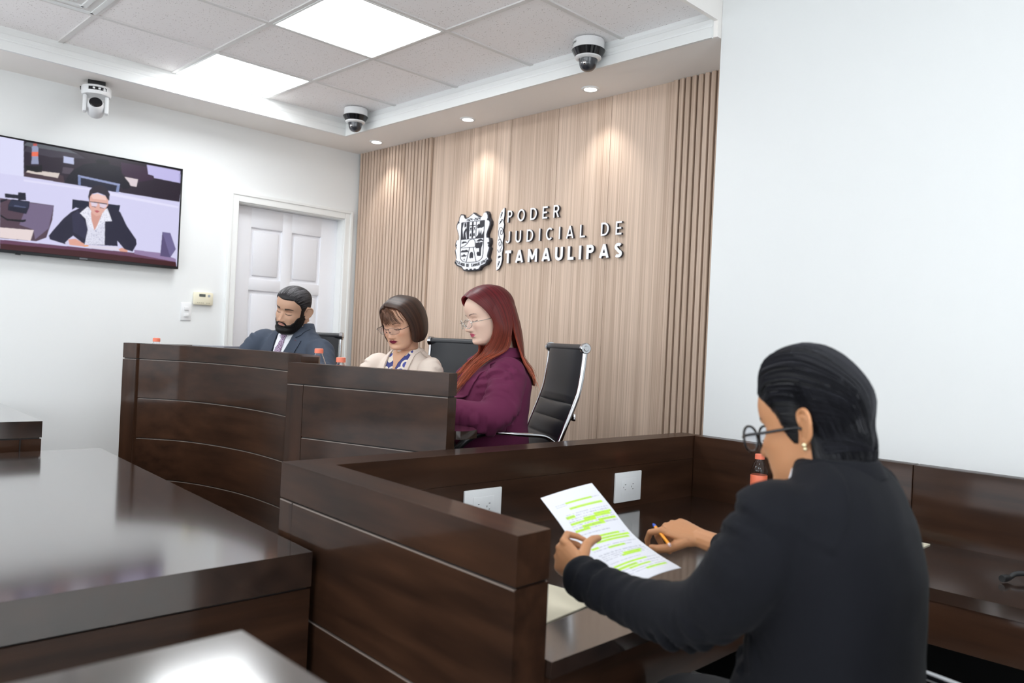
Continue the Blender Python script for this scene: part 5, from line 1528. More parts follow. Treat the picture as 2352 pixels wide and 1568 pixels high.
# ================================================================== the bearded man
def build_man():
    H = npv((-3.880, 2.215, .815)); N = npv((-3.850, 2.215, 1.378)); fr = Frame(H, 284)
    root = thing('person', 'bearded man in a grey suit and patterned purple tie, looking down', 'person', (H[0], H[1], FLOOR_J))
    m_suit = mat('grey_suit', srgb(66, 74, 88), 0.75, spec=0.2, sheen=0.03, bump=0.1, bscale=900)
    m_shirt = mat('white_shirt', srgb(240, 241, 246), 0.7)
    arms = [[(-4.050, 2.13, 1.312), (-4.10, 1.99, 1.12), (-3.86, 1.92, 1.105)], [(-3.650, 2.235, 1.272), (-3.470, 2.11, 1.10), (-3.66, 1.92, 1.105)]]
    sp = spine_fn(H, N, fr)
    tab = [(-.14, .16, .12, .12), (0, .185, .15, .13), (.3, .180, .150, .12), (.55, .200, .145, .125), (.74, .215, .130, .125), (.86, .205, .100, .110), (.93, .160, .085, .095), (.99, .100, .070, .078), (1.03, .074, .062, .068)]
    sh = Shell(); V, F = torso_loft(fr, sp, tab, tilt=6); sh.add(V, F)
    for A in arms:
        c = catmull(A, 8); sh.tube(c, np.interp(np.linspace(0, 1, len(c)), [0, .25, .5, .8, 1], [.074, .074, .063, .054, .046]), 18)
        sh.ball(npv(A[0])+fr.u*.004, (.066, .066, .060))
    jk, JV, JF = garment('suit_jacket', sh, .007, 8, m_suit, root, [catmull(A, 8) for A in arms], seed=2, amp=1.3)
    bv = bvh_of(JV, JF)
    base = N+fr.u*0.0
    dr = lambda nm, P, off, m, th=.0015, **k: drape(nm, P, fr, base, bv, off, m, root, th, **k)
    dr('shirt', [(-.060, .045), (.060, .045), (.052, -.04), (.030, -.16), (.012, -.30), (-.012, -.30), (-.030, -.16), (-.052, -.04)], .003, m_shirt)
    m_tie, n_, l_, p_ = nmat('patterned_tie')
    tc = n_.new('ShaderNodeTexCoord'); vo = n_.new('ShaderNodeTexVoronoi'); vo.inputs['Scale'].default_value = 120; vo.feature = 'DISTANCE_TO_EDGE'
    ra = n_.new('ShaderNodeValToRGB'); ra.color_ramp.elements[0].color = srgb(190, 170, 196); ra.color_ramp.elements[1].color = srgb(70, 30, 72)
    ra.color_ramp.elements[0].position = 0.05; ra.color_ramp.elements[1].position = 0.22
    e_ = ra.color_ramp.elements.new(0.55); e_.color = srgb(120, 52, 96)
    l_.new(tc.outputs['Object'], vo.inputs['Vector']); l_.new(vo.outputs['Distance'], ra.inputs[0]); l_.new(ra.outputs[0], p_.inputs['Base Color']); p_.inputs['Roughness'].default_value = 0.45
    tie = dr('tie', [(-.013, -.048), (.013, -.048), (.027, -.17), (.034, -.29), (-.034, -.29), (-.027, -.17)], .009, m_tie, .004)
    dr('tie_knot', [(-.024, .000), (.024, .000), (.027, -.012), (.014, -.054), (-.014, -.054), (-.027, -.012)], .016, m_tie, .010)
    for s in (-1, 1):
        q = lambda P: [(s*a, b) for a, b in P]
        dr('lapel', q([(.064, .040), (.090, .020), (.100, -.035), (.076, -.048), (.117, -.062), (.100, -.150), (.040, -.300), (.014, -.300), (.036, -.160), (.056, -.04)]), .0075, m_suit, .004)
        dr('shirt_collar', q([(.058, .046), (.020, .012), (.006, .004), (.028, -.048), (.058, .000)]), .012, m_shirt, .003)
    dr('lapel_stitch', [(.078, -.058), (.094, -.064), (.094, -.067), (.078, -.061)], .010, mat('maroon_stitch', srgb(110, 40, 60), 0.6), .001)
    dr('chest_seam', [(-.118, -.115), (-.1165, -.115), (-.106, -.30), (-.108, -.30)], .0022, mat('seam_shade', srgb(48, 54, 66), 0.8), .001)
    collar('jacket_collar', N-fr.u*.022-fr.f*.002, fr.l, fr.f, fr.u, .070, .072, .050, .010, m_suit, root, 155, 385, .02)
    collar('shirt_neckband', N-fr.u*.015, fr.l, fr.f, fr.u, .061, .061, .052, .004, m_shirt, root, -200, 160, .03)
    hf = HeadFrame((-3.794, 2.148, 1.481), 292, 14, 15, .99)
    P = head_grid(wide=1.0, jaw=1.10, cheek=.8, nose=1.08)
    skin = srgb(206, 164, 138)
    hands = [dict(wrist=arms[0][2], yv=(.9, -.1, -.05), zv=(-.1, -.2, 1), side=-1, curls=[(25, 30, 15)]*4), dict(wrist=arms[1][2], yv=(-.9, -.15, -.05), zv=(-.1, -.2, 1), side=1, curls=[(25, 30, 15)]*4)]
    b, BV, BF, col, L = body_mesh(root, hf, P, N, fr, arms, dict(skin=skin, lip=srgb(196, 138, 126), brow=srgb(22, 17, 17), lash=srgb(40, 28, 26), brow_th=.0062, blush=.01, brow_w=.022), neck_r=.060, hands=hands, flare=.44)
    # beard and cropped sides
    x, y, z = P[..., 0], P[..., 1], P[..., 2]; ax = np.abs(x); ang = angle_of(P)
    cheek = np.interp(ax, [0, .012, .022, .030, .045, .058, .066, .076], [-.0505, -.050, -.052, -.064, -.060, -.044, -.022, -.012])
    front = sst(cheek-z, -.001, .005)*(y > -.035)
    lipsq = (ax/.021)**2+((z+.0665)/.0085)**2
    front = front*sst(lipsq, .9, 1.35)
    burn = sst(ax, .060, .066)*sst(y, -.004, .006)*sst(.036-y, 0, .006)*sst(.05-z, 0, .01)
    msk = np.maximum(front, burn)*sst(y+.035, 0, .02)
    th = -.004+msk*(.0085+.007*sst(-z, .075, .105)+.003*gs(ax, .03)*sst(-z, .085, .11)-.004*sst(z, -.045, .0))
    black = lambda q: np.tile(npv(srgb(20, 17, 17)[:3]), (len(q), 1))*(1+.35*noise3(q, 500)[:, None])
    bd, bV, bF = mask_shell('beard', hf, P, th, M_HAIRM, root, jitter=.0010, colfn=black)
    # hair: swept back, faded at the sides
    line = np.interp(ang, [0, 20, 32, 42, 52, 58, 63, 70, 78, 92, 108, 125, 150, 180], [.068, .071, .070, .056, .044, .026, .004, -.004, .004, .030, .020, -.030, -.060, -.066])
    m2 = sst(z-line, -.002, .005)
    top = sst(z, .035, .095)
    th = -.004+m2*(.0060+.0055*top)
    def hc(q):
        zz = q[:, 2]; s = .5+.5*np.sin(q[:, 0]*900+3*noise3(q, 60)); base = npv(srgb(24, 22, 24)[:3])
        return np.tile(base, (len(q), 1))*(1+s[:, None]*1.2*sst(zz, .06, .10)[:, None])
    hr, hV, hF = mask_shell('hair', hf, P, th, M_HAIR, root, jitter=.0006, colfn=hc)
    bh = bvh_of(hV, hF)
    cs, rs, ks = [], [], []
    r2 = np.random.default_rng(3)
    for i in range(700):
        ph = r2.uniform(-78, 78); s0 = r2.uniform(0, .35); s1 = s0+r2.uniform(.25, .45)
        D = []
        for s in np.linspace(s0, s1, 9):
            el = math.radians(50+s*110); D.append((math.sin(math.radians(ph))*math.sin(el), math.cos(el), math.sin(el)*math.cos(math.radians(ph))))
        c = comb(bh, hf, D, .0006)
        if len(c) < 5: continue
        lc = hf.loc(c)
        if (lc[:, 2] < np.interp(angle_of(lc), [0, 20, 32, 42, 52, 62, 180], [.070, .073, .072, .058, .046, .03, .03])).any(): continue
        cs.append(c); rs.append(np.linspace(.0010, .0003, len(c))); g = r2.uniform(30, 120); ks.append(npv(srgb(g, g*.97, g*1.0)[:3]))
    strandmesh('hair_strands', cs, rs, ks, M_HAIR, root, 3)
    trousers(root, fr, H, FLOOR_J, m_suit, thigh=.20)
build_man()

# ================================================================== the woman in the cream jacket
def build_cream():
    H = npv((-2.870, 2.275, .815)); N = npv((-2.845, 2.190, 1.296)); fr = Frame(H, 279)
    root = thing('person', 'woman with a brown bob and rimless glasses in a cream jacket, looking down', 'person', (H[0], H[1], FLOOR_J))
    m_j = mat('cream_jacket', srgb(226, 211, 199), 0.8, spec=0.15, sheen=0.04, bump=0.08, bscale=900)
    arms = [[(-3.000, 2.15, 1.236), (-3.03, 2.00, 1.09), (-2.87, 1.88, 1.085)], [(-2.690, 2.195, 1.232), (-2.585, 2.07, 1.085), (-2.73, 1.89, 1.085)]]
    sp = spine_fn(H, N, fr, .015)
    tab = [(-.14, .15, .11, .12), (0, .175, .14, .13), (.3, .165, .135, .115), (.55, .170, .150, .115), (.74, .178, .130, .115), (.86, .165, .092, .100), (.93, .130, .072, .086), (.99, .082, .058, .070), (1.03, .062, .052, .060)]
    sh = Shell(); V, F = torso_loft(fr, sp, tab); sh.add(V, F)
    for A in arms:
        c = catmull(A, 8); sh.tube(c, np.interp(np.linspace(0, 1, len(c)), [0, .25, .5, .8, 1], [.056, .057, .052, .047, .042]), 18)
        sh.ball(npv(A[0])+fr.u*.000, (.053, .053, .048))
    jk, JV, JF = garment('jacket', sh, .006, 9, m_j, root, [catmull(A, 8) for A in arms], seed=5, amp=1.0)
    bv = bvh_of(JV, JF); base = N
    dr = lambda nm, P, off, m, th=.0015, **k: drape(nm, P, fr, base, bv, off, m, root, th, **k)
    skin = srgb(216, 170, 142)
    m_neck = mat('skin_neckline', srgb(214, 168, 138), 0.5, spec=0.3)
    m_bl, n_, l_, p_ = nmat('print_blouse')
    tc = n_.new('ShaderNodeTexCoord'); vo = n_.new('ShaderNodeTexVoronoi'); vo.inputs['Scale'].default_value = 26
    ra = n_.new('ShaderNodeValToRGB'); ra.color_ramp.interpolation = 'CONSTANT'
    ra.color_ramp.elements[0].color = srgb(74, 82, 160); ra.color_ramp.elements[1].color = srgb(236, 226, 212); ra.color_ramp.elements[1].position = .36
    e_ = ra.color_ramp.elements.new(.62); e_.color = srgb(60, 66, 130)
    l_.new(tc.outputs['Object'], vo.inputs['Vector']); l_.new(vo.outputs['Distance'], ra.inputs[0]); l_.new(ra.outputs[0], p_.inputs['Base Color']); p_.inputs['Roughness'].default_value = .7
    dr('blouse', [(-.060, .030), (.060, .030), (.062, -.02), (.050, -.20), (-.050, -.20), (-.062, -.02)], .0025, m_bl)
    dr('neckline', [(-.052, .045), (.052, .045), (.046, -.006), (.014, -.050), (.006, -.085), (-.006, -.085), (-.014, -.050), (-.046, -.006)], .0045, m_neck)
    for s in (-1, 1):
        q = lambda P: [(s*a, b) for a, b in P]
        dr('jacket_edge', q([(.058, .042), (.072, .036), (.080, -.03), (.072, -.22), (.054, -.22), (.060, -.03)]), .0085, m_j, .004)
        dr('shoulder_seam', q([(.062, .018), (.062, .0165), (.130, -.006), (.130, -.0045)]), .0022, mat('cream_seam', srgb(186, 168, 154), 0.8), .001)
    collar('jacket_collar', N-fr.u*.018, fr.l, fr.f, fr.u, .062, .060, .030, .004, m_j, root, 150, 390, .02)
    hf = HeadFrame((-2.826, 2.130, 1.422), 288, 19, -2, .925)
    P = head_grid(wide=1.0, jaw=1.06, cheek=1.15, nose=.92)
    hands = [dict(wrist=arms[0][2], yv=(.5, -.8, -.05), zv=(0, 0, 1), side=-1, curls=[(25, 30, 15)]*4), dict(wrist=arms[1][2], yv=(-.5, -.8, -.05), zv=(0, 0, 1), side=1, curls=[(25, 30, 15)]*4)]
    _, BV, BF, _, _ = body_mesh(root, hf, P, N, fr, arms, dict(skin=skin, lip=srgb(126, 30, 58), brow=srgb(96, 66, 52), lash=srgb(50, 34, 34), brow_th=.0030, blush=.10, lipw=.023), neck_r=.047, hands=hands)
    # bob: guides from a side parting on her right, round the back
    x0 = -.022
    def g(side, pts): return [(side*p[0]+0, p[1], p[2]) for p in pts]
    G = [
     [(x0, .078, .100), (-.050, .082, .082), (-.068, .066, .050), (-.077, .052, .015), (-.080, .046, -.018), (-.079, .042, -.045), (-.074, .040, -.062)],
     [(x0, .055, .114), (-.062, .050, .092), (-.086, .036, .050), (-.094, .026, .010), (-.096, .022, -.028), (-.093, .022, -.060), (-.083, .022, -.080)],
     [(x0, .010, .127), (-.068, -.012, .100), (-.098, -.026, .052), (-.106, -.034, .010), (-.106, -.036, -.030), (-.101, -.034, -.066), (-.088, -.030, -.090)],
     [(x0, -.030, .126), (-.040, -.082, .098), (-.056, -.112, .052), (-.060, -.124, .008), (-.060, -.122, -.034), (-.056, -.112, -.072), (-.048, -.094, -.098)],
     [(x0+.02, -.036, .127), (.012, -.088, .101), (.010, -.122, .054), (.010, -.132, .008), (.010, -.130, -.036), (.010, -.119, -.076), (.010, -.100, -.101)],
     [(x0+.02, -.026, .128), (.058, -.076, .100), (.074, -.104, .052), (.078, -.114, .008), (.078, -.112, -.034), (.072, -.102, -.072), (.060, -.086, -.096)],
     [(x0+.01, .012, .130), (.072, -.010, .104), (.104, -.022, .054), (.112, -.026, .010), (.112, -.026, -.030), (.106, -.024, -.066), (.090, -.022, -.088)],
     [(x0, .050, .120), (.064, .048, .098), (.092, .036, .052), (.101, .026, .010), (.103, .022, -.028), (.099, .022, -.062), (.086, .024, -.082)],
     [(x0, .074, .104), (.054, .076, .088), (.074, .062, .054), (.084, .050, .018), (.087, .044, -.016), (.086, .040, -.046), (.079, .038, -.064)]]
    G[0] = [(x0, .078, .098), (-.048, .078, .082), (-.064, .060, .055), (-.073, .044, .025), (-.077, .034, -.002), (-.077, .028, -.028), (-.072, .026, -.046)]
    G = [[(p[0]*(.87 if abs(p[0]) > .03 else 1), p[1]*(1 if p[1] > 0 else .88), p[2]*(.935 if p[2] > 0 else 1)) for p in q] for q in G]
    Sf = guides_surface(G, 96, 60)
    V, F, n = surfVF(Sf, .012)
    hb = srgb(84, 58, 46); r2 = np.random.default_rng(11)
    uu = np.repeat(np.arange(Sf.shape[0]), Sf.shape[1]); st = r2.random(Sf.shape[0]+1)
    c1 = npv(hb[:3])*(0.6+.9*st[uu])[:, None]
    pmesh('hair', hf.w(V), F, M_HAIR, root, 179, np.vstack([c1, c1*.5]))
    cs, rs, ks = [], [], []
    for i in range(620):
        u = r2.uniform(0, Sf.shape[0]-1.001); i0 = int(u); f = u-i0
        a = int(r2.uniform(0, 8)); b = int(r2.uniform(48, 60))
        c = (Sf[i0]*(1-f)+Sf[i0+1]*f)[a:b]; nn = n[i0][a:b]
        sg = 1 if ((c-npv((0, 0, .02)))*nn).sum() > 0 else -1
        w_ = np.linspace(0, 1, len(c))[:, None]
        c = c+nn*sg*(.0012+.0022*r2.random())+r2.normal(0, .0020, 3)*w_
        cs.append(hf.w(c[::3])); rs.append(np.linspace(.0013, .0006, len(c[::3]))); k = r2.uniform(.5, 2.0); ks.append(npv(srgb(92+r2.uniform(-6, 26), 62+r2.uniform(-6, 14), 48)[:3])*k)
    bb = bvh_of(BV, BF)
    # thin fringe over the brow
    for i in range(150):
        t = r2.uniform(0, 1); x1 = -.066+.128*t+r2.normal(0, .003); zz = .024+.010*abs(t-.45)+r2.normal(0, .006)
        P0 = npv((x0+r2.normal(0, .008), .072+r2.normal(0, .004), .090)); y1 = .107-.055*(abs(x1)/.066)**2
        Pm = npv((.55*x1+.45*x0, y1-.010, .070)); Pe = npv((x1, y1-.004+r2.normal(0, .002), zz))
        c = catmull([P0, (P0+Pm)/2+npv((0, .006, .002)), Pm+npv((0, .003, 0)), (Pm+Pe)/2+npv((0, .006, 0)), Pe], 5)
        c = hf.loc(push_out(hf.w(c), bb, .0015+.003*r2.random()))
        cs.append(hf.w(c)); rs.append(np.linspace(.0014, .0004, len(c))); k = r2.uniform(.6, 1.7); ks.append(npv(srgb(96, 66, 50)[:3])*k)
    strandmesh('hair_strands', cs, rs, ks, M_HAIR, root, 3)
    rimglasses(root, hf, mat('dark_wire', srgb(52, 50, 56), 0.3, metal=.6), M_LENS, r=.0245, rz=.0155, round_=3.2, y0=.119, z0=-.006, tube_r=.0006, wide=.074)
    sh = Shell(); sh.ball(hf.w(npv((.083, -.016, -.040))), .0045, 8); sh.ball(hf.w(npv((.084, -.016, -.051))), .0035, 8)
    pmesh('earring', sh.V, sh.F, mat('gold', (.85, .62, .28, 1), .2, metal=1.0), root, 60)
    V, F = tubeVF([N+fr.l*.054*math.cos(a)+fr.f*(.054*math.sin(a)+.004)+fr.u*(.016-.022*max(0, math.sin(a))) for a in np.linspace(0, 2*PI, 40)], .0010, 6)
    pmesh('necklace', V, F, mat('gold_chain', (.80, .60, .30, 1), .25, metal=1.0), root, 60)
    trousers(root, fr, H, FLOOR_J, mat('dark_trousers', (.02, .02, .025, 1), .8))
build_cream()

# ================================================================== the woman with long red hair
def build_red():
    DX = npv((-.055, .032, 0)); H = npv((-2.435, 2.375, .830))+DX; N = npv((-2.395, 2.362, 1.305))+DX; fr = Frame(H, 240)
    root = thing('person', 'woman with long straight red hair and glasses in a burgundy blazer, in profile', 'person', (H[0], H[1], FLOOR_J))
    m_b = mat('burgundy_blazer', srgb(108, 44, 76), 0.8, spec=0.15, sheen=0.04, bump=0.08, bscale=900)
    arms = [[tuple(npv(p)+DX) for p in A] for A in [[(-2.530, 2.405, 1.245), (-2.600, 2.245, 1.075), (-2.42, 2.070, 1.075)], [(-2.285, 2.295, 1.225), (-2.235, 2.170, 1.060), (-2.400, 2.010, 1.085)]]]
    sp = spine_fn(H, N, fr, .010)
    tab = [(-.20, .170, .15, .16), (-.05, .182, .185, .165), (.15, .182, .190, .150), (.4, .182, .190, .135), (.6, .190, .190, .135), (.76, .185, .155, .135), (.87, .170, .100, .120), (.93, .132, .076, .098), (.99, .085, .060, .074), (1.03, .064, .054, .062)]
    sh = Shell(); V, F = torso_loft(fr, sp, tab); sh.add(V, F)
    for A in arms:
        c = catmull(A, 8); sh.tube(c, np.interp(np.linspace(0, 1, len(c)), [0, .25, .5, .8, 1], [.080, .080, .072, .058, .050]), 18)
        sh.ball(npv(A[0])+fr.u*.006, (.072, .072, .066))
    jk, JV, JF = garment('blazer', sh, .007, 4, m_b, root, [catmull(A, 8) for A in arms], seed=8, amp=1.7)
    bv = bvh_of(JV, JF)
    dr = lambda nm, P, off, m, th=.0015, **k: drape(nm, P, fr, N, bv, off, m, root, th, **k)
    dr('blouse', [(-.062, .03), (.062, .03), (.050, -.06), (.035, -.34), (-.035, -.34), (-.050, -.06)], .003, mat('black_blouse', (.012, .013, .016, 1), .7))
    for s in (-1, 1):
        dr('lapel', [(s*a, b) for a, b in [(.060, .040), (.088, .022), (.098, -.030), (.080, -.042), (.118, -.056), (.102, -.170), (.044, -.36), (.022, -.36), (.040, -.16), (.058, -.03)]], .008, m_b, .004)
    collar('blazer_collar', N-fr.u*.018, fr.l, fr.f, fr.u, .064, .062, .046, .010, m_b, root, 150, 390, .02)
    # a long seam down the side of the back
    hf = HeadFrame(npv((-2.418, 2.288, 1.466))+DX, 252, 14, -2, .99)
    P = head_grid(wide=1.02, jaw=1.08, cheek=1.2, nose=1.15)
    skin = srgb(232, 198, 178)
    hands = [dict(wrist=arms[0][2], yv=(.1, -.9, -.02), zv=(0, 0, 1), side=-1, curls=[(25, 35, 20)]*4), dict(wrist=arms[1][2], yv=(-.7, -.5, -.02), zv=(.1, 0, 1), side=1, curls=[(25, 35, 20)]*4)]
    _, BV, BF, _, _ = body_mesh(root, hf, P, N, fr, arms, dict(skin=skin, lip=srgb(196, 84, 110), brow=srgb(92, 62, 58), lash=srgb(60, 44, 44), brow_th=.0030, blush=.04, lipw=.024), neck_r=.050, hands=hands, ears=False)
    bb = bvh_of(BV, BF)
    r2 = np.random.default_rng(21)
    WL = lambda p: hf.loc(npv(p))
    def fl(*p): return tuple(hf.loc(npv(p)))
    # guides run from the front of the parting round the back to the other side; ends rest on the shoulders
    ext = lambda base, dl, df, dz: tuple(hf.loc(N+fr.l*dl+fr.f*df+fr.u*dz))
    G = [
     # her right side, hanging to the front
     [(0, .080, .098), (-.044, .072, .080), (-.066, .050, .048), (-.076, .034, .0), (-.078, .030, -.060), ext(N, -0.085, 0.085, 0.005), ext(N, -0.090, 0.140, -0.060), ext(N, -0.085, 0.185, -0.150)],
     [(0, .045, .116), (-.062, .040, .086), (-.086, .018, .040), (-.092, .006, -.02), (-.092, .002, -.075), ext(N, -0.110, 0.055, -0.010), ext(N, -0.108, 0.125, -0.070), ext(N, -0.100, 0.185, -0.160)],
     [(0, .0, .124), (-.060, -.030, .094), (-.082, -.050, .040), (-.086, -.058, -.02), (-.084, -.060, -.085), ext(N, -0.100, -0.070, -0.010), ext(N, -0.105, -0.084, -0.050), ext(N, -0.105, -0.101, -0.105)],
     [(0, -.030, .122), (-.030, -.082, .090), (-.040, -.106, .036), (-.044, -.112, -.02), (-.046, -.112, -.090), ext(N, -0.050, -0.073, -0.030), ext(N, -0.055, -0.098, -0.061), ext(N, -0.058, -0.110, -0.121)],
     # back
     [(0, -.036, .122), (.018, -.088, .091), (.022, -.112, .036), (.024, -.118, -.02), (.026, -.120, -.095), ext(N, 0.025, -0.084, -0.035), ext(N, 0.025, -0.104, -0.066), ext(N, 0.025, -0.116, -0.129)],
     [(0, -.018, .125), (.056, -.060, .094), (.074, -.078, .038), (.078, -.086, -.02), (.078, -.090, -.090), ext(N, 0.075, -0.075, -0.030), ext(N, 0.078, -0.101, -0.066), ext(N, 0.080, -0.112, -0.124)]]
    GA = G+[
     [(0, .0, .126), (.062, -.034, .093), (.084, -.058, .040), (.090, -.064, -.02), (.090, -.062, -.085), ext(N, 0.094, -0.063, -0.015), ext(N, 0.100, -0.088, -0.055), ext(N, 0.098, -0.104, -0.113)]]
    # her left side: sweeps in front of the shoulder
    GB = [
     [(0, .0, .126), (.062, -.034, .093), (.084, -.058, .040), (.091, -.062, -.02), (.094, -.046, -.080), ext(N, 0.088, 0.005, 0.024), ext(N, 0.082, 0.105, -0.035), ext(N, 0.062, 0.185, -0.125)],
     [(0, .030, .121), (.066, .010, .092), (.094, -.012, .042), (.100, -.022, -.02), (.099, -.018, -.078), ext(N, 0.082, 0.040, 0.015), ext(N, 0.080, 0.125, -0.045), ext(N, 0.058, 0.195, -0.145)],
     [(0, .056, .113), (.062, .042, .089), (.088, .020, .046), (.095, .006, -.01), (.094, .000, -.068), ext(N, 0.076, 0.070, 0.010), ext(N, 0.076, 0.140, -0.052), ext(N, 0.054, 0.203, -0.150)],
     [(0, .074, .103), (.050, .068, .085), (.076, .044, .050), (.086, .024, .004), (.087, .014, -.056), ext(N, 0.070, 0.088, 0.008), ext(N, 0.070, 0.148, -0.055), ext(N, 0.050, 0.205, -0.140)],
     [(0, .083, .096), (.038, .080, .082), (.064, .058, .053), (.079, .034, .010), (.081, .022, -.048), ext(N, 0.062, 0.098, 0.008), ext(N, 0.062, 0.150, -0.050), ext(N, 0.044, 0.200, -0.125)]]
    top, mid, end = npv(srgb(126, 26, 44)[:3]), npv(srgb(140, 46, 40)[:3]), npv(srgb(190, 108, 78)[:3])
    def hcol(t, k):
        t = np.atleast_1d(t)[:, None]
        return np.where(t < .45, top+(mid-top)*t/.45, mid+(end-mid)*(t-.45)/.55)*np.atleast_1d(k)[:, None]
    tt = np.linspace(0, 1, 90); falls = []
    for GG in (GA, GB):
        Sf = guides_surface(GG, 14*(len(GG)-1), 90); nr_ = Sf.shape[0]
        W_ = hf.w(Sf.reshape(-1, 3)); zz = np.tile(np.arange(90), nr_)
        far = zz > 45
        W_[far] = push_out(W_[far], bv, .012); W_ = push_out(W_, bb, .014)
        Sf = hf.loc(W_).reshape(nr_, 90, 3)
        V, F, n = surfVF(Sf, np.tile(np.interp(tt, [0, .1, .5, .9, 1], [.004, .009, .009, .006, .002]), (nr_, 1)))
        st = r2.random(nr_+1); uu = np.repeat(np.arange(nr_), 90); vv = np.tile(tt, nr_)
        c1 = hcol(vv, .55+.7*st[uu])
        pmesh('hair', hf.w(V), F, M_HAIR, root, 179, np.vstack([c1, c1*.5])); falls.append((Sf, n))
    cs, rs, ks = [], [], []
    for i in range(1300):
        Sf, n = falls[0] if r2.random() < .55 else falls[1]
        u = r2.uniform(0, Sf.shape[0]-1.01); i0 = int(u); f = u-i0
        a = int(r2.choice([0, 0, 0, 10, 25, 40])); b = int(r2.uniform(78, 90))
        c = (Sf[i0]*(1-f)+Sf[i0+1]*f)[a:b]; nn = n[i0][a:b]
        sg = np.sign((nn*(c-npv((0, -.01, 0)))).sum(1))[:, None]; sg[sg == 0] = 1
        sg = 1 if np.median(sg) > 0 else -1
        w_ = np.linspace(0, 1, len(c))[:, None]**2
        c = c+nn*sg*(.0015+.0025*r2.random())+r2.normal(0, .004, 3)*w_
        if b > 86 and r2.random() < .6:
            d = c[-1]-c[-4]; c = np.vstack([c, c[-1]+d*r2.uniform(.5, 2.2)+r2.normal(0, .002, 3)])
        cc = c[::3]; cs.append(hf.w(cc)); rs.append(np.linspace(.0013, .0005, len(cc)))
        k = r2.uniform(.5, 1.7); ks.append(hcol(np.linspace(a/90, b/90, len(cc)), np.full(len(cc), k)))
    strandmesh('hair_strands', cs, rs, ks, M_HAIR, root, 3)
    rimglasses(root, hf, mat('silver_wire', srgb(196, 196, 190), 0.2, metal=.8), M_LENS, r=.0235, rz=.0185, round_=2.3, y0=.121, z0=-.014, tube_r=.0012, wide=.076)
    m_tr = m_b
    trousers(root, fr, H, FLOOR_J, m_b, thigh=.34)
build_red()

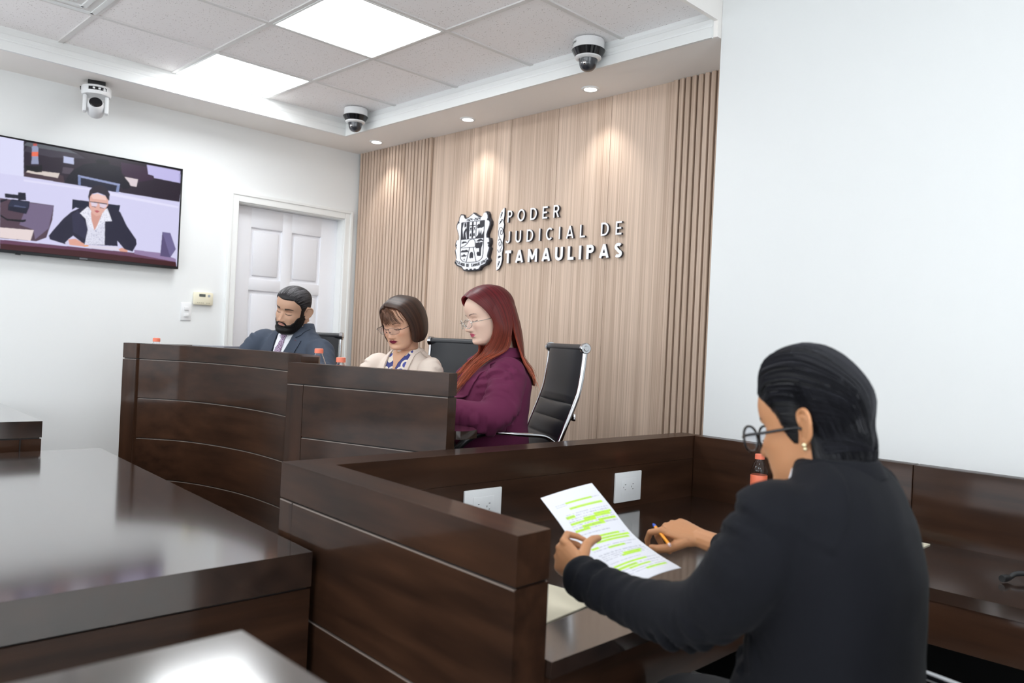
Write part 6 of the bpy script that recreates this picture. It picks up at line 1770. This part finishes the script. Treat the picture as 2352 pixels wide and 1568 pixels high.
# ================================================================== the witness
def build_witness():
    H = npv((-.545, 1.415, .600)); N = npv((-.592, 1.405, 1.166)); fr = Frame(H, 183)
    root = thing('person', 'witness with slicked back black hair in a black suit, reading a sheet', 'person', (H[0], H[1], 0))
    m_s = mat('black_suit', srgb(21, 22, 27), 0.85, spec=0.12, sheen=0.03, bump=0.06, bscale=900)
    WL_, WR_ = npv((-1.092, 1.330, .866)), npv((-1.085, 1.790, .884))
    armL = [(-.622, 1.272, 1.090), (-.655, 1.240, .995), (-.755, 1.258, .892), (-.920, 1.304, .856), tuple(WL_)]
    armR = [(-.610, 1.555, 1.092), (-.680, 1.640, .985), (-.800, 1.705, .875), (-.920, 1.745, .880), tuple(WR_)]
    sp = spine_fn(H, N, fr, -.030)
    tab = [(-.20, .185, .24, .100), (-.02, .185, .24, .105), (.2, .178, .22, .100), (.45, .176, .18, .100), (.65, .180, .145, .112), (.8, .182, .110, .108), (.90, .168, .080, .095), (.955, .140, .066, .084), (1.0, .104, .056, .072), (1.03, .080, .050, .062)]
    sh = Shell(); V, F = torso_loft(fr, sp, tab); sh.add(V, F)
    for A, cut in ((armL, 33), (armR, 29)):
        c = catmull(A, 8)[:cut]; sh.tube(c, np.interp(np.linspace(0, 1, len(c)), [0, .25, .5, .75, .95, 1], [.072, .072, .062, .053, .046, .046]), 20)
        sh.ball(npv(A[0])+fr.u*.004, (.066, .066, .062))
    jk, JV, JF = garment('blazer', sh, .006, 5, m_s, root, [catmull(A, 8) for A in (armL, armR)], seed=4, amp=1.5)
    bv = bvh_of(JV, JF)
    collar('blazer_collar', N-fr.u*.014-fr.f*.004, fr.l, fr.f, fr.u, .070, .066, .030, .012, m_s, root, 150, 390, .03)
    collar('blouse_collar', N-fr.u*.020-fr.f*.002, fr.l, fr.f, fr.u, .062, .060, .034, .004, mat('white_blouse', srgb(226, 228, 234), .7), root, -62, 100, .03)
    yaw = 180
    left = npv((-math.sin(math.radians(yaw)), math.cos(math.radians(yaw)), 0)); fw = npv((math.cos(math.radians(yaw)), math.sin(math.radians(yaw)), 0))
    hc_ = npv((-.621, 1.346, 1.230))-left*.080+fw*.014+npv((0, 0, .004))
    hf = HeadFrame(hc_, yaw, 13, -2, .985)
    P = head_grid(wide=1.02, jaw=1.10, cheek=1.2, nose=1.0)
    skin = srgb(196, 140, 100)
    hL = dict(wrist=WL_+npv((.012, 0, 0)), yv=(-.90, .10, .36), zv=(-.25, -.93, .15), side=1, curls=[(52, 62, 30), (58, 66, 32), (62, 68, 34), (66, 70, 34)], thumb=dict(d=[(.45, .60, -.66), (.10, .38, -.92), (.0, .22, -.97)]), k=.97)
    hR = dict(wrist=WR_+npv((.010, 0, 0)), yv=(-.97, -.06, .16), zv=(.18, -.30, .93), side=-1, curls=[(30, 42, 26), (58, 66, 40), (66, 74, 45), (70, 78, 45)], thumb=dict(d=[(.55, .70, -.45), (.12, .88, -.40), (-.20, .90, -.30)]), k=1.06)
    tipsL, tipsR = [], []
    body, BV, BF, col, L = body_mesh(root, hf, P, N, fr, [armL, armR], dict(skin=skin, lip=srgb(150, 82, 80), brow=srgb(40, 34, 36), lash=srgb(26, 22, 24), brow_th=.0036, blush=.02), voxel=.0022, neck_r=.056, hands=(hL, hR))
    sh = Shell(); tipsR = hand(sh, **hR)
    # ---- hair: a cap swept back from the hairline, longer at the nape
    x, y, z = P[..., 0], P[..., 1], P[..., 2]; ang = angle_of(P)
    line = np.interp(ang, [0, 25, 42, 54, 60, 66, 72, 78, 83, 88, 96, 104, 112, 125, 150, 180], [.070, .066, .050, .030, .010, -.020, -.034, -.036, -.020, .020, .028, .000, -.060, -.110, -.115, -.115])
    m2 = sst(z-line, -.002, .006)
    rise = sst(z-line, .0, .05)
    th = -.004+m2*.0055+rise*(.004+.026*sst(z, .045, .115)*sst(y, -.12, .0)+.004*sst(z, -.03, .05))
    dark = lambda q: np.tile(npv(srgb(14, 14, 16)[:3]), (len(q), 1))*(.7+.6*(.5+.5*np.sin(q[:, 2]*700+4*noise3(q, 50))))[:, None]
    hr, hV, hF = mask_shell('hair', hf, P, th, M_HAIR, root, colfn=dark)
    # nape
    rows = []
    for zz, r, w in ((.030, .086, .040), (.000, .098, .060), (-.030, .101, .070), (-.060, .096, .070), (-.088, .091, .067), (-.112, .088, .063), (-.135, .086, .060)):
        rows.append([(w*1.12*math.sin(a), -.012-(r-.012)*math.cos(a)**.7 if math.cos(a) > 0 else -.012, zz-.016*abs(math.sin(a))**3*(zz > .0)-.010*(zz < 0)) for a in np.linspace(-1.52, 1.52, 40)])
    Sf = npv(rows); Sf = np.stack([catmull(Sf[:, k], 8) for k in range(40)], 1)
    V, F, n = surfVF(Sf, .016)
    pmesh('nape_hair', hf.w(V), F, M_HAIR, root, 179, np.tile(npv(srgb(10, 10, 12)[:3]), (len(V), 1)))
    allV = np.vstack([hV, hf.w(V)]); allF = [tuple(f) for f in hF]+[tuple(i+len(hV) for i in f) for f in F]
    bh = bvh_of(allV, allF)
    r2 = np.random.default_rng(31); cs, rs, ks = [], [], []
    for i in range(800):
        az = r2.uniform(93, 182)*r2.choice([-1, 1]); z0 = r2.uniform(-.035, .075); z1 = z0-r2.uniform(.07, .16); D = []
        for u in np.linspace(0, 1, 12):
            a_ = math.radians(az-math.copysign(22*(1-u)**1.5, az)); zz_ = z0+(max(z1, -.128)-z0)*u; D.append((math.sin(a_)*.09, math.cos(a_)*.09, zz_))
        c = []
        for d in D:
            p0 = hf.w(npv((d[0]*3, d[1]*3-.012, d[2]))); p1 = hf.w(npv((0, -.012, d[2]))); h = bh.ray_cast(Vector(p0), Vector(unit(p1-p0)), .4)
            if h[0] is not None: c.append(npv(h[0])-unit(p1-p0)*(.0008+.001*r2.random()))
        if len(c) < 6: continue
        c = npv(c)
        for _ in range(2): c[1:-1] = (c[:-2]+c[1:-1]*2+c[2:])/4
        if (hf.loc(c)[:, 2] < np.interp(angle_of(hf.loc(c)), [88, 94, 99, 112, 125, 180], [.022, .028, -.08, -.20, -.20, -.20])).any(): continue
        cs.append(c); rs.append(np.linspace(.0013, .0004, len(c))); g = r2.uniform(8, 40); ks.append(npv(srgb(g, g, g*1.1+2)[:3]))
    for i in range(1300):
        ph = r2.uniform(-112, 112); s0 = r2.uniform(0.0, .55); s1 = min(1.05, s0+r2.uniform(.25, .55))
        D = []
        for s in np.linspace(s0, s1, 14):
            # meridians from the brow over the crown that drop towards the nape
            el = math.radians(38+s*150); p = math.radians(ph)*(1-.35*max(0, s-.5))
            D.append((math.sin(p)*math.sin(el), math.cos(el)*.95, math.sin(el)*math.cos(p)-.55*abs(math.sin(p))*s-.25*max(0, s-.7)))
        c = comb(bh, hf, D, .0008+.0012*r2.random())
        if len(c) < 8: continue
        lc = hf.loc(c); la = angle_of(lc)
        ok = lc[:, 2] > np.interp(la, [0, 25, 42, 54, 60, 66, 72, 78, 83, 88, 96, 104, 112, 125, 150, 180], [.068, .064, .048, .028, .008, -.020, -.034, -.036, -.016, .022, .030, .004, -.058, -.115, -.15, -.15])
        if not ok.all(): 
            k0 = np.argmax(ok); c = c[ok] if ok.sum() > 6 and np.all(np.diff(np.where(ok)[0]) == 1) else c[:0]
            if len(c) < 6: continue
        cs.append(c); rs.append(np.linspace(.0012, .0004, len(c))); g = r2.uniform(10, 52); ks.append(npv(srgb(g, g, g*1.10+2)[:3]))
    strandmesh('hair_strands', cs, rs, ks, M_HAIR, root, 3)
    rimglasses(root, hf, M_BLACKG, M_LENS, r=.0285, rz=.0245, round_=2.2, y0=.116, z0=-.012, tube_r=.0025, wide=.078, temple_r=.0030, wrap=.002)
    sh = Shell(); sh.ball(hf.w(npv((.0835, -.014, -.036))), .0045, 10); sh.ball(hf.w(npv((.0835, -.0145, -.043))), .0035, 10)
    pmesh('earring', sh.V, sh.F, mat('pearl_gold', (.86, .74, .48, 1), .18, metal=.8), root, 60)
    trousers(root, fr, H, 0, mat('black_trousers', (.012, .012, .015, 1), .8), thigh=.38)
    return hf, tipsR
hfW, tipsR = build_witness()

# ---- the sheet she reads and the pen
def held_paper():
    nu, nv = 110, 150
    # columns from her left edge to her right edge, rows from the top of the page to the bottom
    TLc, TRc = npv((-1.345, 1.470, .974)), npv((-1.350, 1.676, .992))
    MLc, MRc = npv((-1.205, 1.452, .884)), npv((-1.205, 1.668, .888))
    BLc, BRc = npv((-1.060, 1.475, .822)), npv((-1.075, 1.700, .824))
    A = catmull([TLc, (TLc+MLc)/2+npv((-.004, 0, .004)), MLc, (MLc+BLc)/2+npv((0, 0, -.006)), BLc], 40); B = catmull([TRc, (TRc+MRc)/2+npv((-.004, 0, .004)), MRc, (MRc+BRc)/2+npv((0, 0, -.006)), BRc], 40)
    q = np.linspace(0, len(A)-1, nv).astype(int); A, B = A[q], B[q]
    u = np.linspace(0, 1, nu)
    Pp = A[:, None]*(1-u)[None, :, None]+B[:, None]*u[None, :, None]
    Pp[..., 2] += .010*np.sin(PI*u)[None, :]*np.linspace(.2, .6, nv)[:, None]
    col = np.tile(npv(srgb(243, 244, 252)[:3]), (nv, nu, 1))
    ink = npv(srgb(150, 152, 172)[:3]); hi = npv(srgb(206, 255, 60)[:3]); r2 = np.random.default_rng(5)
    rows = [(20, .12, .95, (.30, .80)), (23, .12, .30, None), (29, .28, .95, (.30, .92)), (37, .15, .95, None), (40, .15, .95, (.15, .30)), (43, .15, .95, (.62, .95)), (46, .15, .95, (.40, .90)), (49, .15, .95, (.15, .60)), (52, .15, .95, (.62, .95)), (55, .15, .95, (.30, .70)), (58, .15, .60, (.15, .40)), (64, .2, .7, None), (70, .15, .92, (.15, .80)), (74, .15, .95, (.15, .95)), (78, .15, .95, (.30, .9)), (84, .15, .95, (.15, .28)), (88, .15, .85, (.40, .70)), (95, .15, .95, None), (98, .15, .95, None), (101, .15, .95, (.5, .85)), (104, .15, .95, (.45, .8)), (110, .15, .7, None), (116, .15, .95, (.15, .75)), (121, .15, .95, (.15, .5)), (125, .15, .95, (.3, .7)), (130, .15, .95, None), (134, .15, .95, (.5, .9))]
    for r, a, b, h in rows:
        i0, i1 = int(a*nu), int(b*nu)
        if h: col[r-1:r+2, int(h[0]*nu):int(h[1]*nu)] = hi
        m = r2.random(i1-i0) > .35
        seg = col[r, i0:i1]; seg[m] = seg[m]*.45+ink*.55
    idx = np.arange(nu*nv).reshape(nv, nu)
    V = Pp.reshape(-1, 3); F = np.stack([idx[:-1, :-1], idx[:-1, 1:], idx[1:, 1:], idx[1:, :-1]], -1).reshape(-1, 4)
    o = mesh('held_paper', V, F, attrmat('printed_paper', .6, .3), None, 179, col.reshape(-1, 3))
    tag(o, 'white printed sheet with green highlighted lines held by the witness', 'paper')
    md = o.modifiers.new('thickness', 'SOLIDIFY'); md.thickness = .0004
held_paper()
def pen():
    a, b = npv((-1.128, 1.722, .868)), npv((-1.214, 1.772, .897))
    t = thing('pen', 'orange pen with a blue tip in the right hand of the witness', 'pen', tuple(a))
    d = b-a
    tube('barrel', [(0, 0, 0), tuple(d*.84)], .0042, mat('orange_barrel', srgb(250, 160, 40), .35), t, 8)
    tube('cap_end', [tuple(-unit(d)*.007), tuple(unit(d)*.001)], [.0036, .0043], mat('pale_plug', srgb(232, 196, 190), .4), t, 8)
    tube('blue_tip', [tuple(d*.84), tuple(d*.95), tuple(d)], [.0043, .0040, .0016], mat('blue_plastic', srgb(40, 90, 200), .35), t, 8)
pen()
